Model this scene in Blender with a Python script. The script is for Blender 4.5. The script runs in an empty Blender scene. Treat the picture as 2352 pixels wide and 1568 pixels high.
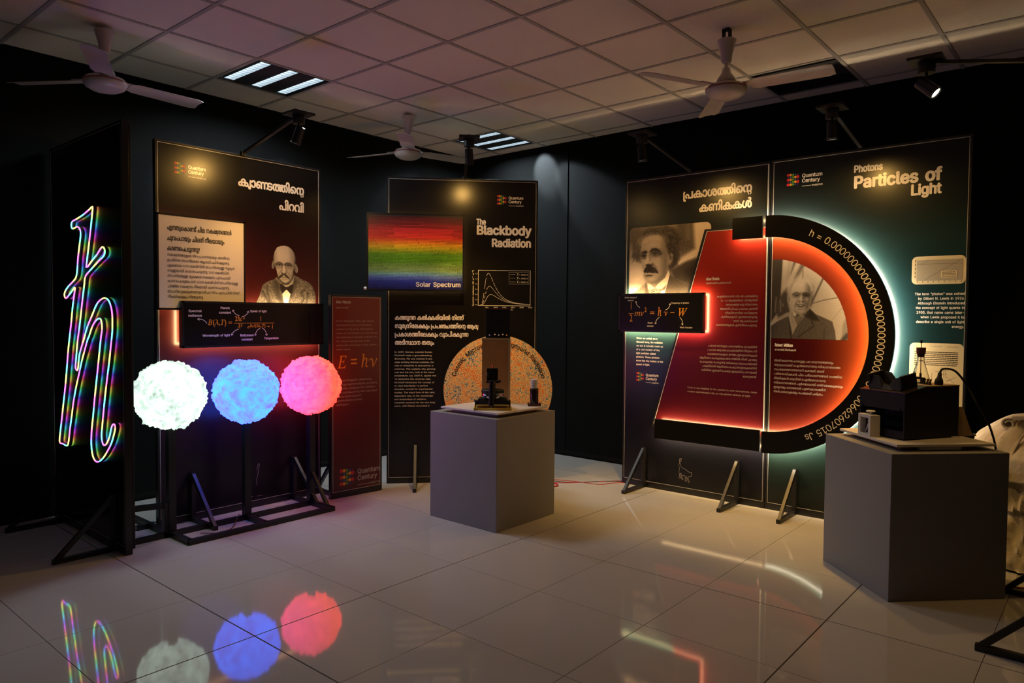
import bpy, bmesh, math, os, random
import numpy as np
from mathutils import Vector, Matrix, noise
from mathutils.geometry import delaunay_2d_cdt

SC = bpy.context.scene
COL = SC.collection
rng = random.Random(7)
PI = math.pi

# ------------------------------------------------------------------ camera
F_PX, YAW, PITCH, ROLL = 1645.25561, 2.2764, -0.03533, 0.00752
CAM = Vector((5.67938, -0.80081, 1.38769))
HC = 3.10285                                   # ceiling height
fwd = Vector((math.cos(YAW)*math.cos(PITCH), math.sin(YAW)*math.cos(PITCH), math.sin(PITCH)))
rgt = Vector((math.sin(YAW), -math.cos(YAW), 0))
upv = rgt.cross(fwd)
r2 = math.cos(ROLL)*rgt + math.sin(ROLL)*upv
u2 = -math.sin(ROLL)*rgt + math.cos(ROLL)*upv
cd = bpy.data.cameras.new('camera')
cd.sensor_fit = 'HORIZONTAL'; cd.sensor_width = 36.0
cd.lens = F_PX*36.0/2352.0
cd.clip_start = 0.02; cd.clip_end = 60
co = bpy.data.objects.new('camera', cd); COL.objects.link(co)
co.matrix_world = Matrix(((r2.x, u2.x, -fwd.x, CAM.x), (r2.y, u2.y, -fwd.y, CAM.y), (r2.z, u2.z, -fwd.z, CAM.z), (0, 0, 0, 1)))
SC.camera = co

# ------------------------------------------------------------------ world, exposure, light levels
w = bpy.data.worlds.new('world'); SC.world = w; w.use_nodes = True
w.node_tree.nodes['Background'].inputs[0].default_value = (0.02, 0.022, 0.025, 1)
w.node_tree.nodes['Background'].inputs[1].default_value = 0.0
SC.view_settings.view_transform = 'Standard'
SC.view_settings.look = 'None'
SC.view_settings.gamma = 1.0
SC.view_settings.use_curve_mapping = False
SC.view_settings.exposure = 0.0

SPILL_W = 19.0         # wide spill of each warm arm spot
BEAM_W = 118.0         # narrow downward beam of the strongest arm spots
TUBE_W = 8.5           # each fluorescent strip of a lit ceiling fixture
TUBE_E = 1.6           # visible brightness of the strips
LED_E = 130.0            # warm LED tape behind the raised boxes
WARM = (1.0, 0.55, 0.13)

# ------------------------------------------------------------------ mesh helpers
class MB:
    def __init__(s):
        s.v = []; s.f = []
    def add(s, vs, fs):
        o = len(s.v); s.v += [tuple(p) for p in vs]; s.f += [tuple(i+o for i in f) for f in fs]; return s
    def box(s, x0, x1, y0, y1, z0, z1):
        return s.add([(x0,y0,z0),(x1,y0,z0),(x1,y1,z0),(x0,y1,z0),(x0,y0,z1),(x1,y0,z1),(x1,y1,z1),(x0,y1,z1)],
                     [(0,3,2,1),(4,5,6,7),(0,1,5,4),(1,2,6,5),(2,3,7,6),(3,0,4,7)])
    def bevbox(s, x0, x1, y0, y1, z0, z1, b):
        bm = bmesh.new(); bmesh.ops.create_cube(bm, size=1)
        for v in bm.verts:
            v.co = Vector(((x0+x1)/2+v.co.x*(x1-x0), (y0+y1)/2+v.co.y*(y1-y0), (z0+z1)/2+v.co.z*(z1-z0)))
        bmesh.ops.bevel(bm, geom=bm.edges[:], offset=b, segments=2, affect='EDGES', profile=0.5)
        bm.verts.index_update()
        s.add([v.co[:] for v in bm.verts], [[v.index for v in f.verts] for f in bm.faces]); bm.free(); return s
    def bar(s, a, b, wx, wy=None, up=(0,0,1)):
        a = Vector(a); b = Vector(b); d = (b-a).normalized(); wy = wy or wx
        up = Vector(up)
        if abs(d.dot(up)) > .99: up = Vector((1,0,0))
        sx = d.cross(up).normalized(); sy = sx.cross(d)
        vs = []
        for p in (a, b):
            for i, j in ((-1,-1),(1,-1),(1,1),(-1,1)): vs.append(p+sx*wx/2*i+sy*wy/2*j)
        return s.add(vs, [(0,3,2,1),(4,5,6,7),(0,1,5,4),(1,2,6,5),(2,3,7,6),(3,0,4,7)])
    def cyl(s, a, b, ra, rb=None, n=16, caps=True):
        a = Vector(a); b = Vector(b); rb = ra if rb is None else rb; d = (b-a).normalized()
        up = Vector((0,0,1)) if abs(d.z) < .99 else Vector((1,0,0))
        x = d.cross(up).normalized(); y = d.cross(x)
        vs = []
        for p, r in ((a, ra), (b, rb)):
            for k in range(n):
                t = 2*PI*k/n; vs.append(p+x*r*math.cos(t)+y*r*math.sin(t))
        fs = [(k, (k+1) % n, n+(k+1) % n, n+k) for k in range(n)]
        if caps: fs += [tuple(range(n))[::-1], tuple(range(n, 2*n))]
        return s.add(vs, fs)
    def lathe(s, prof, c=(0,0,0), n=24):
        vs = []
        for r, z in prof:
            for k in range(n):
                t = 2*PI*k/n; vs.append((c[0]+r*math.cos(t), c[1]+r*math.sin(t), c[2]+z))
        fs = []
        for i in range(len(prof)-1):
            for k in range(n):
                fs.append((i*n+k, i*n+(k+1) % n, (i+1)*n+(k+1) % n, (i+1)*n+k))
        fs.append(tuple(range(n))[::-1]); m = (len(prof)-1)*n; fs.append(tuple(range(m, m+n)))
        return s.add(vs, fs)
    def tube(s, pts, r, n=8, closed=False):
        pts = [Vector(p) for p in pts]; N = len(pts); rings = []
        prev = None
        for i, p in enumerate(pts):
            a = pts[(i-1) % N] if (closed or i > 0) else p
            b = pts[(i+1) % N] if (closed or i < N-1) else p
            d = (b-a).normalized()
            if prev is None:
                up = Vector((0,0,1)) if abs(d.z) < .9 else Vector((1,0,0)); x = d.cross(up).normalized()
            else:
                x = (prev-d*prev.dot(d)).normalized()
            prev = x; y = d.cross(x)
            rings.append([p+x*r*math.cos(2*PI*k/n)+y*r*math.sin(2*PI*k/n) for k in range(n)])
        vs = [v for ring in rings for v in ring]; fs = []
        for i in range(N if closed else N-1):
            j = (i+1) % N
            for k in range(n): fs.append((i*n+k, i*n+(k+1) % n, j*n+(k+1) % n, j*n+k))
        if not closed: fs += [tuple(range(n))[::-1], tuple(range((N-1)*n, N*n))]
        return s.add(vs, fs)
    def prism(s, poly, y0, y1):
        """polygon in the XZ plane (list of x,z), extruded along Y from y0 (front) to y1"""
        n = len(poly)
        vs = [(x, y0, z) for x, z in poly]+[(x, y1, z) for x, z in poly]
        fs = [tuple(range(n)), tuple(range(n, 2*n))[::-1]]+[(k, n+k, n+(k+1) % n, (k+1) % n) for k in range(n)]
        return s.add(vs, fs)
    def mesh(s, name):
        me = bpy.data.meshes.new(name); me.from_pydata(s.v, [], s.f); me.validate()
        bm = bmesh.new(); bm.from_mesh(me); bmesh.ops.recalc_face_normals(bm, faces=bm.faces[:]); bm.to_mesh(me); bm.free()
        me.update(); return me

def link(name, me, mat=None, parent=None, smooth=False):
    if mat is not None and len(me.materials) == 0: me.materials.append(mat)
    o = bpy.data.objects.new(name, me); COL.objects.link(o)
    if parent is not None: o.parent = parent
    if smooth:
        for p in me.polygons: p.use_smooth = True
    return o

def obj(name, mb, mat, parent=None, smooth=False):
    return link(name, mb.mesh(name), mat, parent, smooth)

def autosmooth(o, ang=40):
    me = o.data
    for p in me.polygons: p.use_smooth = True
    try: me.set_sharp_from_angle(angle=math.radians(ang))
    except Exception: pass
    return o

def tag(o, label=None, cat=None, group=None, kind=None):
    if label: o['label'] = label
    if cat: o['category'] = cat
    if group: o['group'] = group
    if kind: o['kind'] = kind
    return o

def thing(name, label, cat, loc=(0,0,0), rz=0.0, group=None, kind=None):
    o = bpy.data.objects.new(name, None); COL.objects.link(o); o.empty_display_size = 0.1
    o.location = loc; o.rotation_euler = (0, 0, rz)
    return tag(o, label, cat, group, kind)

# ------------------------------------------------------------------ materials
MATS = {}
def mat(name, col=(.5,.5,.5), rough=.5, metal=0.0, spec=.5, emit=None, estr=0.0, bump=None, vary=None, coat=0.0, trans=0.0):
    """plain principled material with a little procedural variation"""
    if name in MATS: return MATS[name]
    m = bpy.data.materials.new(name); m.use_nodes = True; nt = m.node_tree
    b = nt.nodes['Principled BSDF']; b.inputs['Roughness'].default_value = rough; b.inputs['Metallic'].default_value = metal
    b.inputs['Specular IOR Level'].default_value = spec; b.inputs['Coat Weight'].default_value = coat
    b.inputs['Transmission Weight'].default_value = trans
    b.inputs['Base Color'].default_value = (*col, 1)
    if vary or bump:
        tc = nt.nodes.new('ShaderNodeTexCoord')
    if vary:
        sc, amt = vary
        nz = nt.nodes.new('ShaderNodeTexNoise'); nz.inputs['Scale'].default_value = sc; nz.inputs['Detail'].default_value = 4
        nt.links.new(tc.outputs['Object'], nz.inputs['Vector'])
        mx = nt.nodes.new('ShaderNodeMix'); mx.data_type = 'RGBA'
        mx.inputs['A'].default_value = (*[c*(1-amt) for c in col], 1); mx.inputs['B'].default_value = (*[min(1, c*(1+amt)) for c in col], 1)
        nt.links.new(nz.outputs['Fac'], mx.inputs['Factor']); nt.links.new(mx.outputs['Result'], b.inputs['Base Color'])
    if bump:
        sc, st = bump
        n2 = nt.nodes.new('ShaderNodeTexNoise'); n2.inputs['Scale'].default_value = sc; n2.inputs['Detail'].default_value = 5
        nt.links.new(tc.outputs['Object'], n2.inputs['Vector'])
        bp = nt.nodes.new('ShaderNodeBump'); bp.inputs['Strength'].default_value = st; bp.inputs['Distance'].default_value = .01
        nt.links.new(n2.outputs['Fac'], bp.inputs['Height']); nt.links.new(bp.outputs['Normal'], b.inputs['Normal'])
    if emit:
        b.inputs['Emission Color'].default_value = (*emit, 1); b.inputs['Emission Strength'].default_value = estr
    MATS[name] = m; return m

def ramp_mat(name, stops, axis='Z', rough=.28, spec=.4, second=None):
    """printed gradient: colour ramp along an object axis; stops = [(coordinate, colour)]; second = another (axis, lo, hi, colour) blend"""
    m = bpy.data.materials.new(name); m.use_nodes = True; nt = m.node_tree; b = nt.nodes['Principled BSDF']
    b.inputs['Roughness'].default_value = rough; b.inputs['Specular IOR Level'].default_value = spec
    tc = nt.nodes.new('ShaderNodeTexCoord'); sp = nt.nodes.new('ShaderNodeSeparateXYZ'); nt.links.new(tc.outputs['Object'], sp.inputs[0])
    lo, hi = stops[0][0], stops[-1][0]
    mr = nt.nodes.new('ShaderNodeMapRange'); mr.inputs['From Min'].default_value = lo; mr.inputs['From Max'].default_value = hi
    nt.links.new(sp.outputs[axis], mr.inputs['Value'])
    cr = nt.nodes.new('ShaderNodeValToRGB'); nt.links.new(mr.outputs['Result'], cr.inputs['Fac'])
    el = cr.color_ramp.elements
    while len(el) < len(stops): el.new(0.5)
    for e, (p, c) in zip(el, stops): e.position = (p-lo)/(hi-lo); e.color = (*c, 1)
    out = cr.outputs['Color']
    if second:
        ax, l2, h2, c2 = second
        m2 = nt.nodes.new('ShaderNodeMapRange'); m2.interpolation_type = 'SMOOTHSTEP'
        m2.inputs['From Min'].default_value = l2; m2.inputs['From Max'].default_value = h2
        nt.links.new(sp.outputs[ax], m2.inputs['Value'])
        mx = nt.nodes.new('ShaderNodeMix'); mx.data_type = 'RGBA'; nt.links.new(m2.outputs['Result'], mx.inputs['Factor'])
        nt.links.new(out, mx.inputs['A']); mx.inputs['B'].default_value = (*c2, 1); out = mx.outputs['Result']
    nt.links.new(out, b.inputs['Base Color'])
    MATS[name] = m; return m

def attr_mat(name, rough=.33, spec=.5, estr=0.0, grain=0.0):
    m = bpy.data.materials.new(name); m.use_nodes = True; nt = m.node_tree; b = nt.nodes['Principled BSDF']
    b.inputs['Roughness'].default_value = rough; b.inputs['Specular IOR Level'].default_value = spec
    a = nt.nodes.new('ShaderNodeVertexColor'); a.layer_name = 'Col'
    if estr:
        b.inputs['Base Color'].default_value = (.4, .4, .4, 1)
        nt.links.new(a.outputs['Color'], b.inputs['Emission Color']); b.inputs['Emission Strength'].default_value = estr
    else:
        nt.links.new(a.outputs['Color'], b.inputs['Base Color'])
    MATS[name] = m; return m

M_BLACKMET = mat('black painted steel', (.012,.012,.013), .38, 0, .5, vary=(30,.3))
M_FRAME = mat('black frame moulding', (.010,.010,.011), .3, 0, .5, vary=(20,.3))
M_BOXFACE = mat('black acrylic face', (.005,.005,.005), .3, 0, .3, vary=(12,.3))
M_TRIM = mat('pale edge trim', (.62,.58,.53), .35, .3, .5, vary=(40,.15))
M_PRINT = mat('white print', (.86,.80,.74), .26, 0, .5, vary=(60,.04))
M_PRINTDIM = mat('pale grey print', (.42,.36,.34), .26, 0, .5, vary=(60,.05))
M_INK = mat('black print ink', (.01,.01,.01), .5, vary=(60,.2))
M_CREAM = mat('cream printed board', (.80,.72,.66), .45, vary=(3,.03))
M_ORANGE = mat('orange print', (.62,.26,.03), .4, vary=(40,.08))
M_LED = mat('warm led tape', (.8,.7,.5), .5, emit=(1.0,.66,.30), estr=LED_E, vary=(60,.1))
M_WALL = mat('black cloth', (.0055,.0062,.0062), .92, 0, .2, bump=(260,.25), vary=(2.2,.25))
M_SKIRT = mat('black skirting', (.006,.006,.006), .6, vary=(8,.3))
M_PED = mat('pedestal grey paint', (.27,.268,.272), .55, 0, .3, bump=(420,.05), vary=(2,.04))
M_BOARD = mat('white laminate board', (.74,.71,.67), .35, vary=(4,.04))
M_FANW = mat('white fan enamel', (.66,.60,.57), .3, vary=(8,.06), coat=.2)
M_FANT = mat('fan band', (.36,.16,.12), .4, vary=(8,.1))
M_DARK = mat('matt black plastic', (.010,.010,.011), .55, 0, .3, vary=(20,.3))
M_CHROME = mat('chrome', (.6,.6,.62), .15, 1.0, vary=(20,.1))
M_WOOD = mat('brown plywood', (.40,.20,.07), .55, vary=(9,.18), bump=(60,.1))
M_TAN = mat('tan plywood', (.42,.30,.17), .55, vary=(9,.15), bump=(60,.1))
M_YELLOW = mat('yellow painted wood', (.62,.42,.05), .45, vary=(9,.1))
M_WHITEP = mat('white plastic', (.72,.70,.67), .4, vary=(12,.05))
M_RUBBER = mat('dark red rubber', (.10,.02,.02), .6, vary=(30,.2))
M_BRASS = mat('copper rod', (.75,.33,.12), .3, 1.0, vary=(30,.1))
M_CLOTHW = mat('white sheet cloth', (.66,.60,.52), .85, 0, .2, bump=(30,.35), vary=(5,.12))

# ------------------------------------------------------------------ lettering: glyph outlines -> triangles (non-zero winding)
FONT_UI = None
try:
    FONT_UI = bpy.data.fonts.load(os.path.join(bpy.utils.system_resource('DATAFILES'), 'fonts', 'Inter.woff2'))
except Exception:
    FONT_UI = None
_gc = {}
_tcu = bpy.data.curves.new('glyph_probe', 'FONT'); _tcu.fill_mode = 'NONE'; _tcu.resolution_u = 3
_tob = bpy.data.objects.new('glyph_probe', _tcu)
_tsc = bpy.data.scenes.new('glyph_scene'); _tsc.collection.objects.link(_tob)
_deffont = _tcu.font
def _outline(s, ui):
    _tcu.body = s
    if ui and FONT_UI: _tcu.font = FONT_UI
    else: _tcu.font = _deffont
    _tsc.view_layers[0].update()
    dg = _tsc.view_layers[0].depsgraph
    return bpy.data.meshes.new_from_object(_tob.evaluated_get(dg))
def _minx(me): return min((v.co.x for v in me.vertices), default=0.0)
def _fill(loops):
    vs = []; ed = []
    for lp in loops:
        o = len(vs); n = len(lp); vs += [Vector(p) for p in lp]; ed += [(o+i, o+(i+1) % n) for i in range(n)]
    if not vs: return [], []
    ov, oe, of, *_ = delaunay_2d_cdt(vs, ed, [], 0, 1e-5)
    A = np.array([q for lp in loops for q in lp]); B = np.array([lp[(i+1) % len(lp)] for lp in loops for i in range(len(lp))])
    V = np.array([(v.x, v.y) for v in ov]); Fc = np.array([f[:3] for f in of]); C = V[Fc].mean(1)
    ax, ay, bx, by = A[:, 0], A[:, 1], B[:, 0], B[:, 1]; cx, cy = C[:, :1], C[:, 1:]
    cr = (bx-ax)*(cy-ay)-(cx-ax)*(by-ay)
    wn = ((ay <= cy) & (by > cy) & (cr > 0)).sum(1)-((ay > cy) & (by <= cy) & (cr < 0)).sum(1)
    keep = [tuple(int(q) for q in f) for f, w_ in zip(of, wn) if w_]
    return [(v.x, v.y) for v in ov], keep
def glyph(ch, ui, bold=0.0):
    k = (ch, ui, round(bold, 3))
    if k in _gc: return _gc[k]
    me = _outline(ch, ui)
    adj = {}
    for e in me.edges:
        a, b = e.vertices; adj.setdefault(a, []).append(b); adj.setdefault(b, []).append(a)
    seen = set(); loops = []
    for st in range(len(me.vertices)):
        if st in seen or st not in adj: continue
        lp = [st]; seen.add(st); cur = st
        while True:
            nx = [q for q in adj[cur] if q not in seen]
            if not nx: break
            cur = nx[0] if len(lp) > 1 else min(nx); seen.add(cur); lp.append(cur)
        if len(lp) > 2: loops.append([(me.vertices[i].co.x, me.vertices[i].co.y) for i in lp])
    bpy.data.meshes.remove(me)
    m2 = _outline('H', ui); h0 = _minx(m2); bpy.data.meshes.remove(m2)
    m3 = _outline(ch+'\n', ui) if False else _outline(ch+'H', ui)
    # the H is last: take the smallest x among the last 12 vertices
    n = len(m3.vertices); adv = min(m3.vertices[i].co.x for i in range(max(0, n-12), n))-h0 if n else .3
    bpy.data.meshes.remove(m3)
    if bold:
        ob = [(math.cos(q*PI/4)*bold, math.sin(q*PI/4)*bold*.75) for q in range(0, 8, 2 if bold < .03 else 1)]
        loops = [[(x+dx, y+dy) for x, y in lp] for dx, dy in ob for lp in loops]
    v, f = _fill(loops)
    _gc[k] = (v, f, adv); return _gc[k]
_cap = {}
def capheight(ui):
    if ui not in _cap:
        v, f, a = glyph('H' if ui else 'ത', ui); ys = [p[1] for p in v]; _cap[ui] = max(ys)-min(0, min(ys))
    return _cap[ui]

CONS = set(chr(c) for c in range(0x0D15, 0x0D3B))
def shape_mal(s):
    """simple visual ordering of Malayalam: [(char, scale, dx, dy, advance factor)]; '1' r-mark, '2' y-mark, '3' v-mark as custom strokes"""
    out = []; i = 0; n = len(s)
    while i < n:
        c = s[i]
        if c not in CONS:
            out.append((c, 1, 0, 0, 1)); i += 1; continue
        cl = [c]; i += 1
        while i+1 < n and s[i] == '\u0D4D' and s[i+1] in CONS:
            cl.append(s[i+1]); i += 2
        post = ''
        while i < n and ('\u0D3E' <= s[i] <= '\u0D4D' or s[i] in '\u0D02\u0D57'):
            post += s[i]; i += 1
        pre = ''; tail = ''
        for p in post:
            if p in '\u0D46\u0D47\u0D48': pre += p
            elif p == '\u0D4A': pre += '\u0D46'; tail += '\u0D3E'
            elif p == '\u0D4B': pre += '\u0D47'; tail += '\u0D3E'
            else: tail += p
        for p in pre: out.append((p, 1, 0, 0, 1))
        if len(cl) > 1 and cl[-1] == 'ര': out.append(('\x01', 1, 0, 0, 1)); cl = cl[:-1]
        mark = ''
        if len(cl) > 1 and cl[-1] in 'യവ': mark = '\x02' if cl[-1] == 'യ' else '\x03'; cl = cl[:-1]
        for k, q in enumerate(cl):
            last = k == len(cl)-1
            if not last and cl[k+1] == 'റ' and q == 'ന':
                out.append((q, 1, 0, 0, 1)); out.append(('റ', .55, -.42, -.42, 0)); break
            out.append((q, 1, 0, 0, 1 if last else (.70 if cl[k+1] == q else .88)))
        if mark: out.append((mark, 1, 0, 0, 1))
        for p in tail: out.append((p, 1, 0, 0, 1))
    return out
def _stroke(pts, wd):
    v = []; f = []
    for (ax, ay), (bx, by) in zip(pts, pts[1:]):
        dx, dy = bx-ax, by-ay; L = math.hypot(dx, dy) or 1; nx, ny = -dy/L*wd/2, dx/L*wd/2; ex, ey = dx/L*wd*.4, dy/L*wd*.4
        v.append([(ax-ex+nx, ay-ey+ny), (ax-ex-nx, ay-ey-ny), (bx+ex-nx, by+ey-ny), (bx+ex+nx, by+ey+ny)])
    if len(v) == 1: return v[0], [(0, 1, 2, 3)]
    sc = 1/max(wd, 1e-6); vv, ff = _fill([[(x*sc, y*sc) for x, y in q] for q in v])
    return [(x/sc, y/sc) for x, y in vv], ff
def special(c, bold=0.0):
    bw = 1+bold*2/.075
    if c == '\x01': v, f = _stroke([(.10,.52),(.06,.45),(.06,-.10),(.10,-.18),(.20,-.18)], .075*bw); return v, f, .2
    if c == '\x02': v, f = _stroke([(.0,.0),(.10,-.02),(.12,-.16),(.02,-.2),(.10,-.2),(.2,-.05),(.2,.5)], .07*bw); return v, f, .28
    v, f = _stroke([(.0,.02),(.08,-.12),(.18,-.12),(.2,.0),(.2,.5)], .07*bw); return v, f, .28

def layout(s, ui, bold=0.0):
    """-> list of (verts2d, faces), total advance, in font units (cap height ~ capheight)"""
    items = []; x = 0
    mal = any('\u0D00' <= c <= '\u0D7F' for c in s)
    seq = shape_mal(s) if mal else [(c, 1, 0, 0, 1) for c in s]
    for c, sc, dx, dy, af in seq:
        if c in '\x01\x02\x03': v, f, adv = special(c, bold)
        elif c == ' ': x += .28; continue
        else:
            gu = ui and not ('\u0D00' <= c <= '\u0D7F') and ord(c) < 0x2500
            v, f, adv = glyph(c, gu, bold)
            if mal and gu:
                q = capheight(False)/capheight(True)*1.05; v = [(a*q, b*q) for a, b in v]; adv *= q
        items.append(([(x+dx*1.0+p[0]*sc, p[1]*sc+dy*.5) for p in v], f)); x += adv*af
    return items, x

class Lettering:
    """collects print in a panel's local XZ plane"""
    def __init__(s): s.v = []; s.f = []
    def text(s, t, x, z, h, y=-.0015, width=None, align='L', bold=0.0, ui=True, xs=1.0, shear=0.0, trans=None):
        mal = any('\u0D00' <= c <= '\u0D7F' for c in t)
        items, adv = layout(t, ui, bold*capheight(False if mal else ui)*.8)
        k = h/capheight(False if mal else ui); kx = k*xs
        if width: kx = width/max(adv, 1e-6)
        W = adv*kx; x0 = x-(W if align == 'R' else W/2 if align == 'C' else 0)
        for gi, (vv, ff) in enumerate(items):
            o = len(s.v); yy = y-(gi % 3)*.00006
            for px, py in vv:
                X, Z = x0+px*kx+py*k*shear, z+py*k
                if trans: X, Z = trans(X, Z)
                s.v.append((X, yy, Z))
            s.f += [tuple(i+o for i in f) for f in ff]
        return W
    def block(s, lines, x, z, lead, h, width, **kw):
        """left/right aligned block whose longest line gets the given width"""
        mx = max(layout(l, kw.get('ui', True))[1] for l in lines)
        for i, l in enumerate(lines):
            s.text(l, x, z-i*lead, h, width=width*layout(l, kw.get('ui', True))[1]/mx, **kw)
    def line(s, pts, wd, y=-.0015):
        v, f = _stroke(pts, wd); o = len(s.v); s.v += [(a, y, b) for a, b in v]; s.f += [tuple(i+o for i in q) for q in f]
    def poly(s, pts, y=-.0015):
        o = len(s.v); s.v += [(a, y, b) for a, b in pts]; s.f.append(tuple(range(o, o+len(pts))))
    def disc(s, cx, cz, r, y=-.0015, n=14):
        s.poly([(cx+r*math.cos(2*PI*k/n), cz+r*math.sin(2*PI*k/n)) for k in range(n)], y)
    def arrow(s, p0, p1, bow, wd, y=-.0015, head=.012):
        (ax, az), (bx, bz) = p0, p1; mx, mz = (ax+bx)/2-(bz-az)*bow, (az+bz)/2+(bx-ax)*bow
        pts = [((1-t)**2*ax+2*t*(1-t)*mx+t*t*bx, (1-t)**2*az+2*t*(1-t)*mz+t*t*bz) for t in [i/7 for i in range(8)]]
        s.line(pts, wd, y); dx, dz = bx-pts[-2][0], bz-pts[-2][1]; L = math.hypot(dx, dz); dx /= L; dz /= L
        for sg in (-1, 1):
            ca, sa = math.cos(2.5*sg), math.sin(2.5*sg)
            s.line([(bx, bz), (bx+(dx*ca-dz*sa)*head, bz+(dx*sa+dz*ca)*head)], wd, y)
    def build(s, name, m, parent, label=None):
        me = bpy.data.meshes.new(name); me.from_pydata(s.v, [], s.f); me.update()
        o = link(name, me, m, parent); o['kind'] = 'stuff'
        if label: o['label'] = label
        return o

DOTC = {'r': (.55,.02,.03), 'o': (.72,.33,.02), 'g': (.10,.28,.03), 'b': (.03,.09,.28), 'p': (.10,.02,.12)}
def logo(parent, x, z, s, y=-.0015, dim=False):
    """dots logo with three words; x,z = top left, s = height of the dot field"""
    rows = ['rogbp', 'pbgor', 'rogbp', 'pbgor', 'rogbp']; size = {'r': .118, 'o': .105, 'g': .09, 'b': .075, 'p': .055}
    for c in 'rogbp':
        L = Lettering()
        for i, row in enumerate(rows):
            for j, q in enumerate(row):
                if q == c: L.disc(x+(j+.5)*s/5*.98, z-(i+.5)*s/5, size[c]*s, y)
        L.build('logo_dots', mat('print '+c, DOTC[c], .4, vary=(50,.1)), parent)
    L = Lettering()
    L.text('Quantum', x+s*1.22, z-s*.42, s*.30, y, width=s*1.62, bold=.05)
    L.text('Century', x+s*1.22, z-s*.83, s*.30, y, width=s*1.42, bold=.05)
    L.text('EXHIBITION', x+s*2.02, z-s*1.18, s*.12, y, width=s*.84, bold=.03)
    L.line([(x+s*1.24, z-s*1.12), (x+s*1.95, z-s*1.12)], s*.03, y)
    L.build('lettering', M_PRINTDIM if dim else M_PRINT, parent)

# ------------------------------------------------------------------ painted photographs (numpy canvas -> coloured grid)
class Canvas:
    def __init__(s, nx, ny, base=.2, warp=None):
        s.nx, s.ny = nx, ny; s.warp = warp or (lambda x, y: (x, y))
        gx, gy = np.meshgrid((np.arange(nx)+.5)/nx, (np.arange(ny)+.5)/ny); s.X, s.Y = gx, gy
        s.a = np.full((ny, nx), float(base)); s.alpha = np.ones((ny, nx))
        s.r = np.random.default_rng(5)
    def _mix(s, w, val): s.a = s.a*(1-w)+val*w
    def ell(s, cx, cy, rx, ry, val, soft=.25, rot=0, a=1.0):
        c, sn = math.cos(rot), math.sin(rot); (px, py) = s.warp(cx, cy)
        (qx, qy) = s.warp(cx+rx, cy); (wx, wy) = s.warp(cx, cy+ry); Rx, Ry = abs(qx-px), abs(wy-py)
        dx, dy = s.X-px, (s.Y-py)*s.asp; Ry *= s.asp
        d = np.sqrt(((dx*c+dy*sn)/Rx)**2+((-dx*sn+dy*c)/Ry)**2)
        s._mix(np.clip((1-d)/soft+.5, 0, 1)*a, val)
    asp = 1.0
    def mask(s, pts, soft=.006):
        P = [s.warp(*p) for p in pts]; n = len(P); ins = np.zeros(s.X.shape, bool); dmin = np.full(s.X.shape, 9.0)
        for i in range(n):
            (x1, y1), (x2, y2) = P[i], P[(i+1) % n]
            cond = (y1 > s.Y) != (y2 > s.Y)
            with np.errstate(divide='ignore', invalid='ignore'):
                xi = (x2-x1)*(s.Y-y1)/((y2-y1) if y2 != y1 else 1e-9)+x1
            ins ^= cond & (s.X < xi)
            L2 = (x2-x1)**2+(y2-y1)**2+1e-12; t = np.clip(((s.X-x1)*(x2-x1)+(s.Y-y1)*(y2-y1))/L2, 0, 1)
            dmin = np.minimum(dmin, np.hypot(s.X-x1-t*(x2-x1), s.Y-y1-t*(y2-y1)))
        sd = np.where(ins, dmin, -dmin)
        return np.clip(sd/soft+.5, 0, 1)
    def poly(s, pts, val, soft=.008, a=1.0): s._mix(s.mask(pts, soft)*a, val)
    def stroke(s, pts, wd, val, a=1.0, soft=.5):
        P = [s.warp(*p) for p in pts]; dmin = np.full(s.X.shape, 9.0)
        for (x1, y1), (x2, y2) in zip(P, P[1:]):
            L2 = (x2-x1)**2+(y2-y1)**2+1e-12; t = np.clip(((s.X-x1)*(x2-x1)+(s.Y-y1)*(y2-y1))/L2, 0, 1)
            dmin = np.minimum(dmin, np.hypot(s.X-x1-t*(x2-x1), s.Y-y1-t*(y2-y1)))
        s._mix(np.clip((wd/2-dmin)/(wd*soft)+.5, 0, 1)*a, val)
    def grain(s, m, amt, k=1):
        g = s.r.normal(0, 1, s.a.shape)
        for _ in range(k): g = (g+np.roll(g, 1, 0)+np.roll(g, 1, 1)+np.roll(g, -1, 0))/3.0
        s.a = np.clip(s.a+m*g*amt, 0, 1)
    def build(s, name, parent, x0, x1, z0, z1, y, dark, light, m, keep=None, gamma=2.0):
        nx, ny = s.nx, s.ny; t = np.clip(s.a, 0, 1)**gamma
        col = np.array(dark)[None, None]*(1-t[..., None])+np.array(light)[None, None]*t[..., None]
        vid = {}; vs = []; fs = []; cols = []
        def V(i, j):
            if (i, j) not in vid: vid[(i, j)] = len(vs); vs.append((x0+(x1-x0)*i/nx, y, z1+(z0-z1)*j/ny))
            return vid[(i, j)]
        for j in range(ny):
            for i in range(nx):
                if s.alpha[j, i] < .5: continue
                fs.append((V(i, j+1), V(i+1, j+1), V(i+1, j), V(i, j))); cols.append(col[j, i])
        me = bpy.data.meshes.new(name); me.from_pydata(vs, [], fs)
        ca = me.color_attributes.new('Col', 'FLOAT_COLOR', 'CORNER')
        flat = np.ones((len(fs)*4, 4), np.float32); flat[:, :3] = np.repeat(np.array(cols, np.float32), 4, 0)
        ca.data.foreach_set('color', flat.ravel()); me.update()
        return link(name, me, m, parent)
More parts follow.
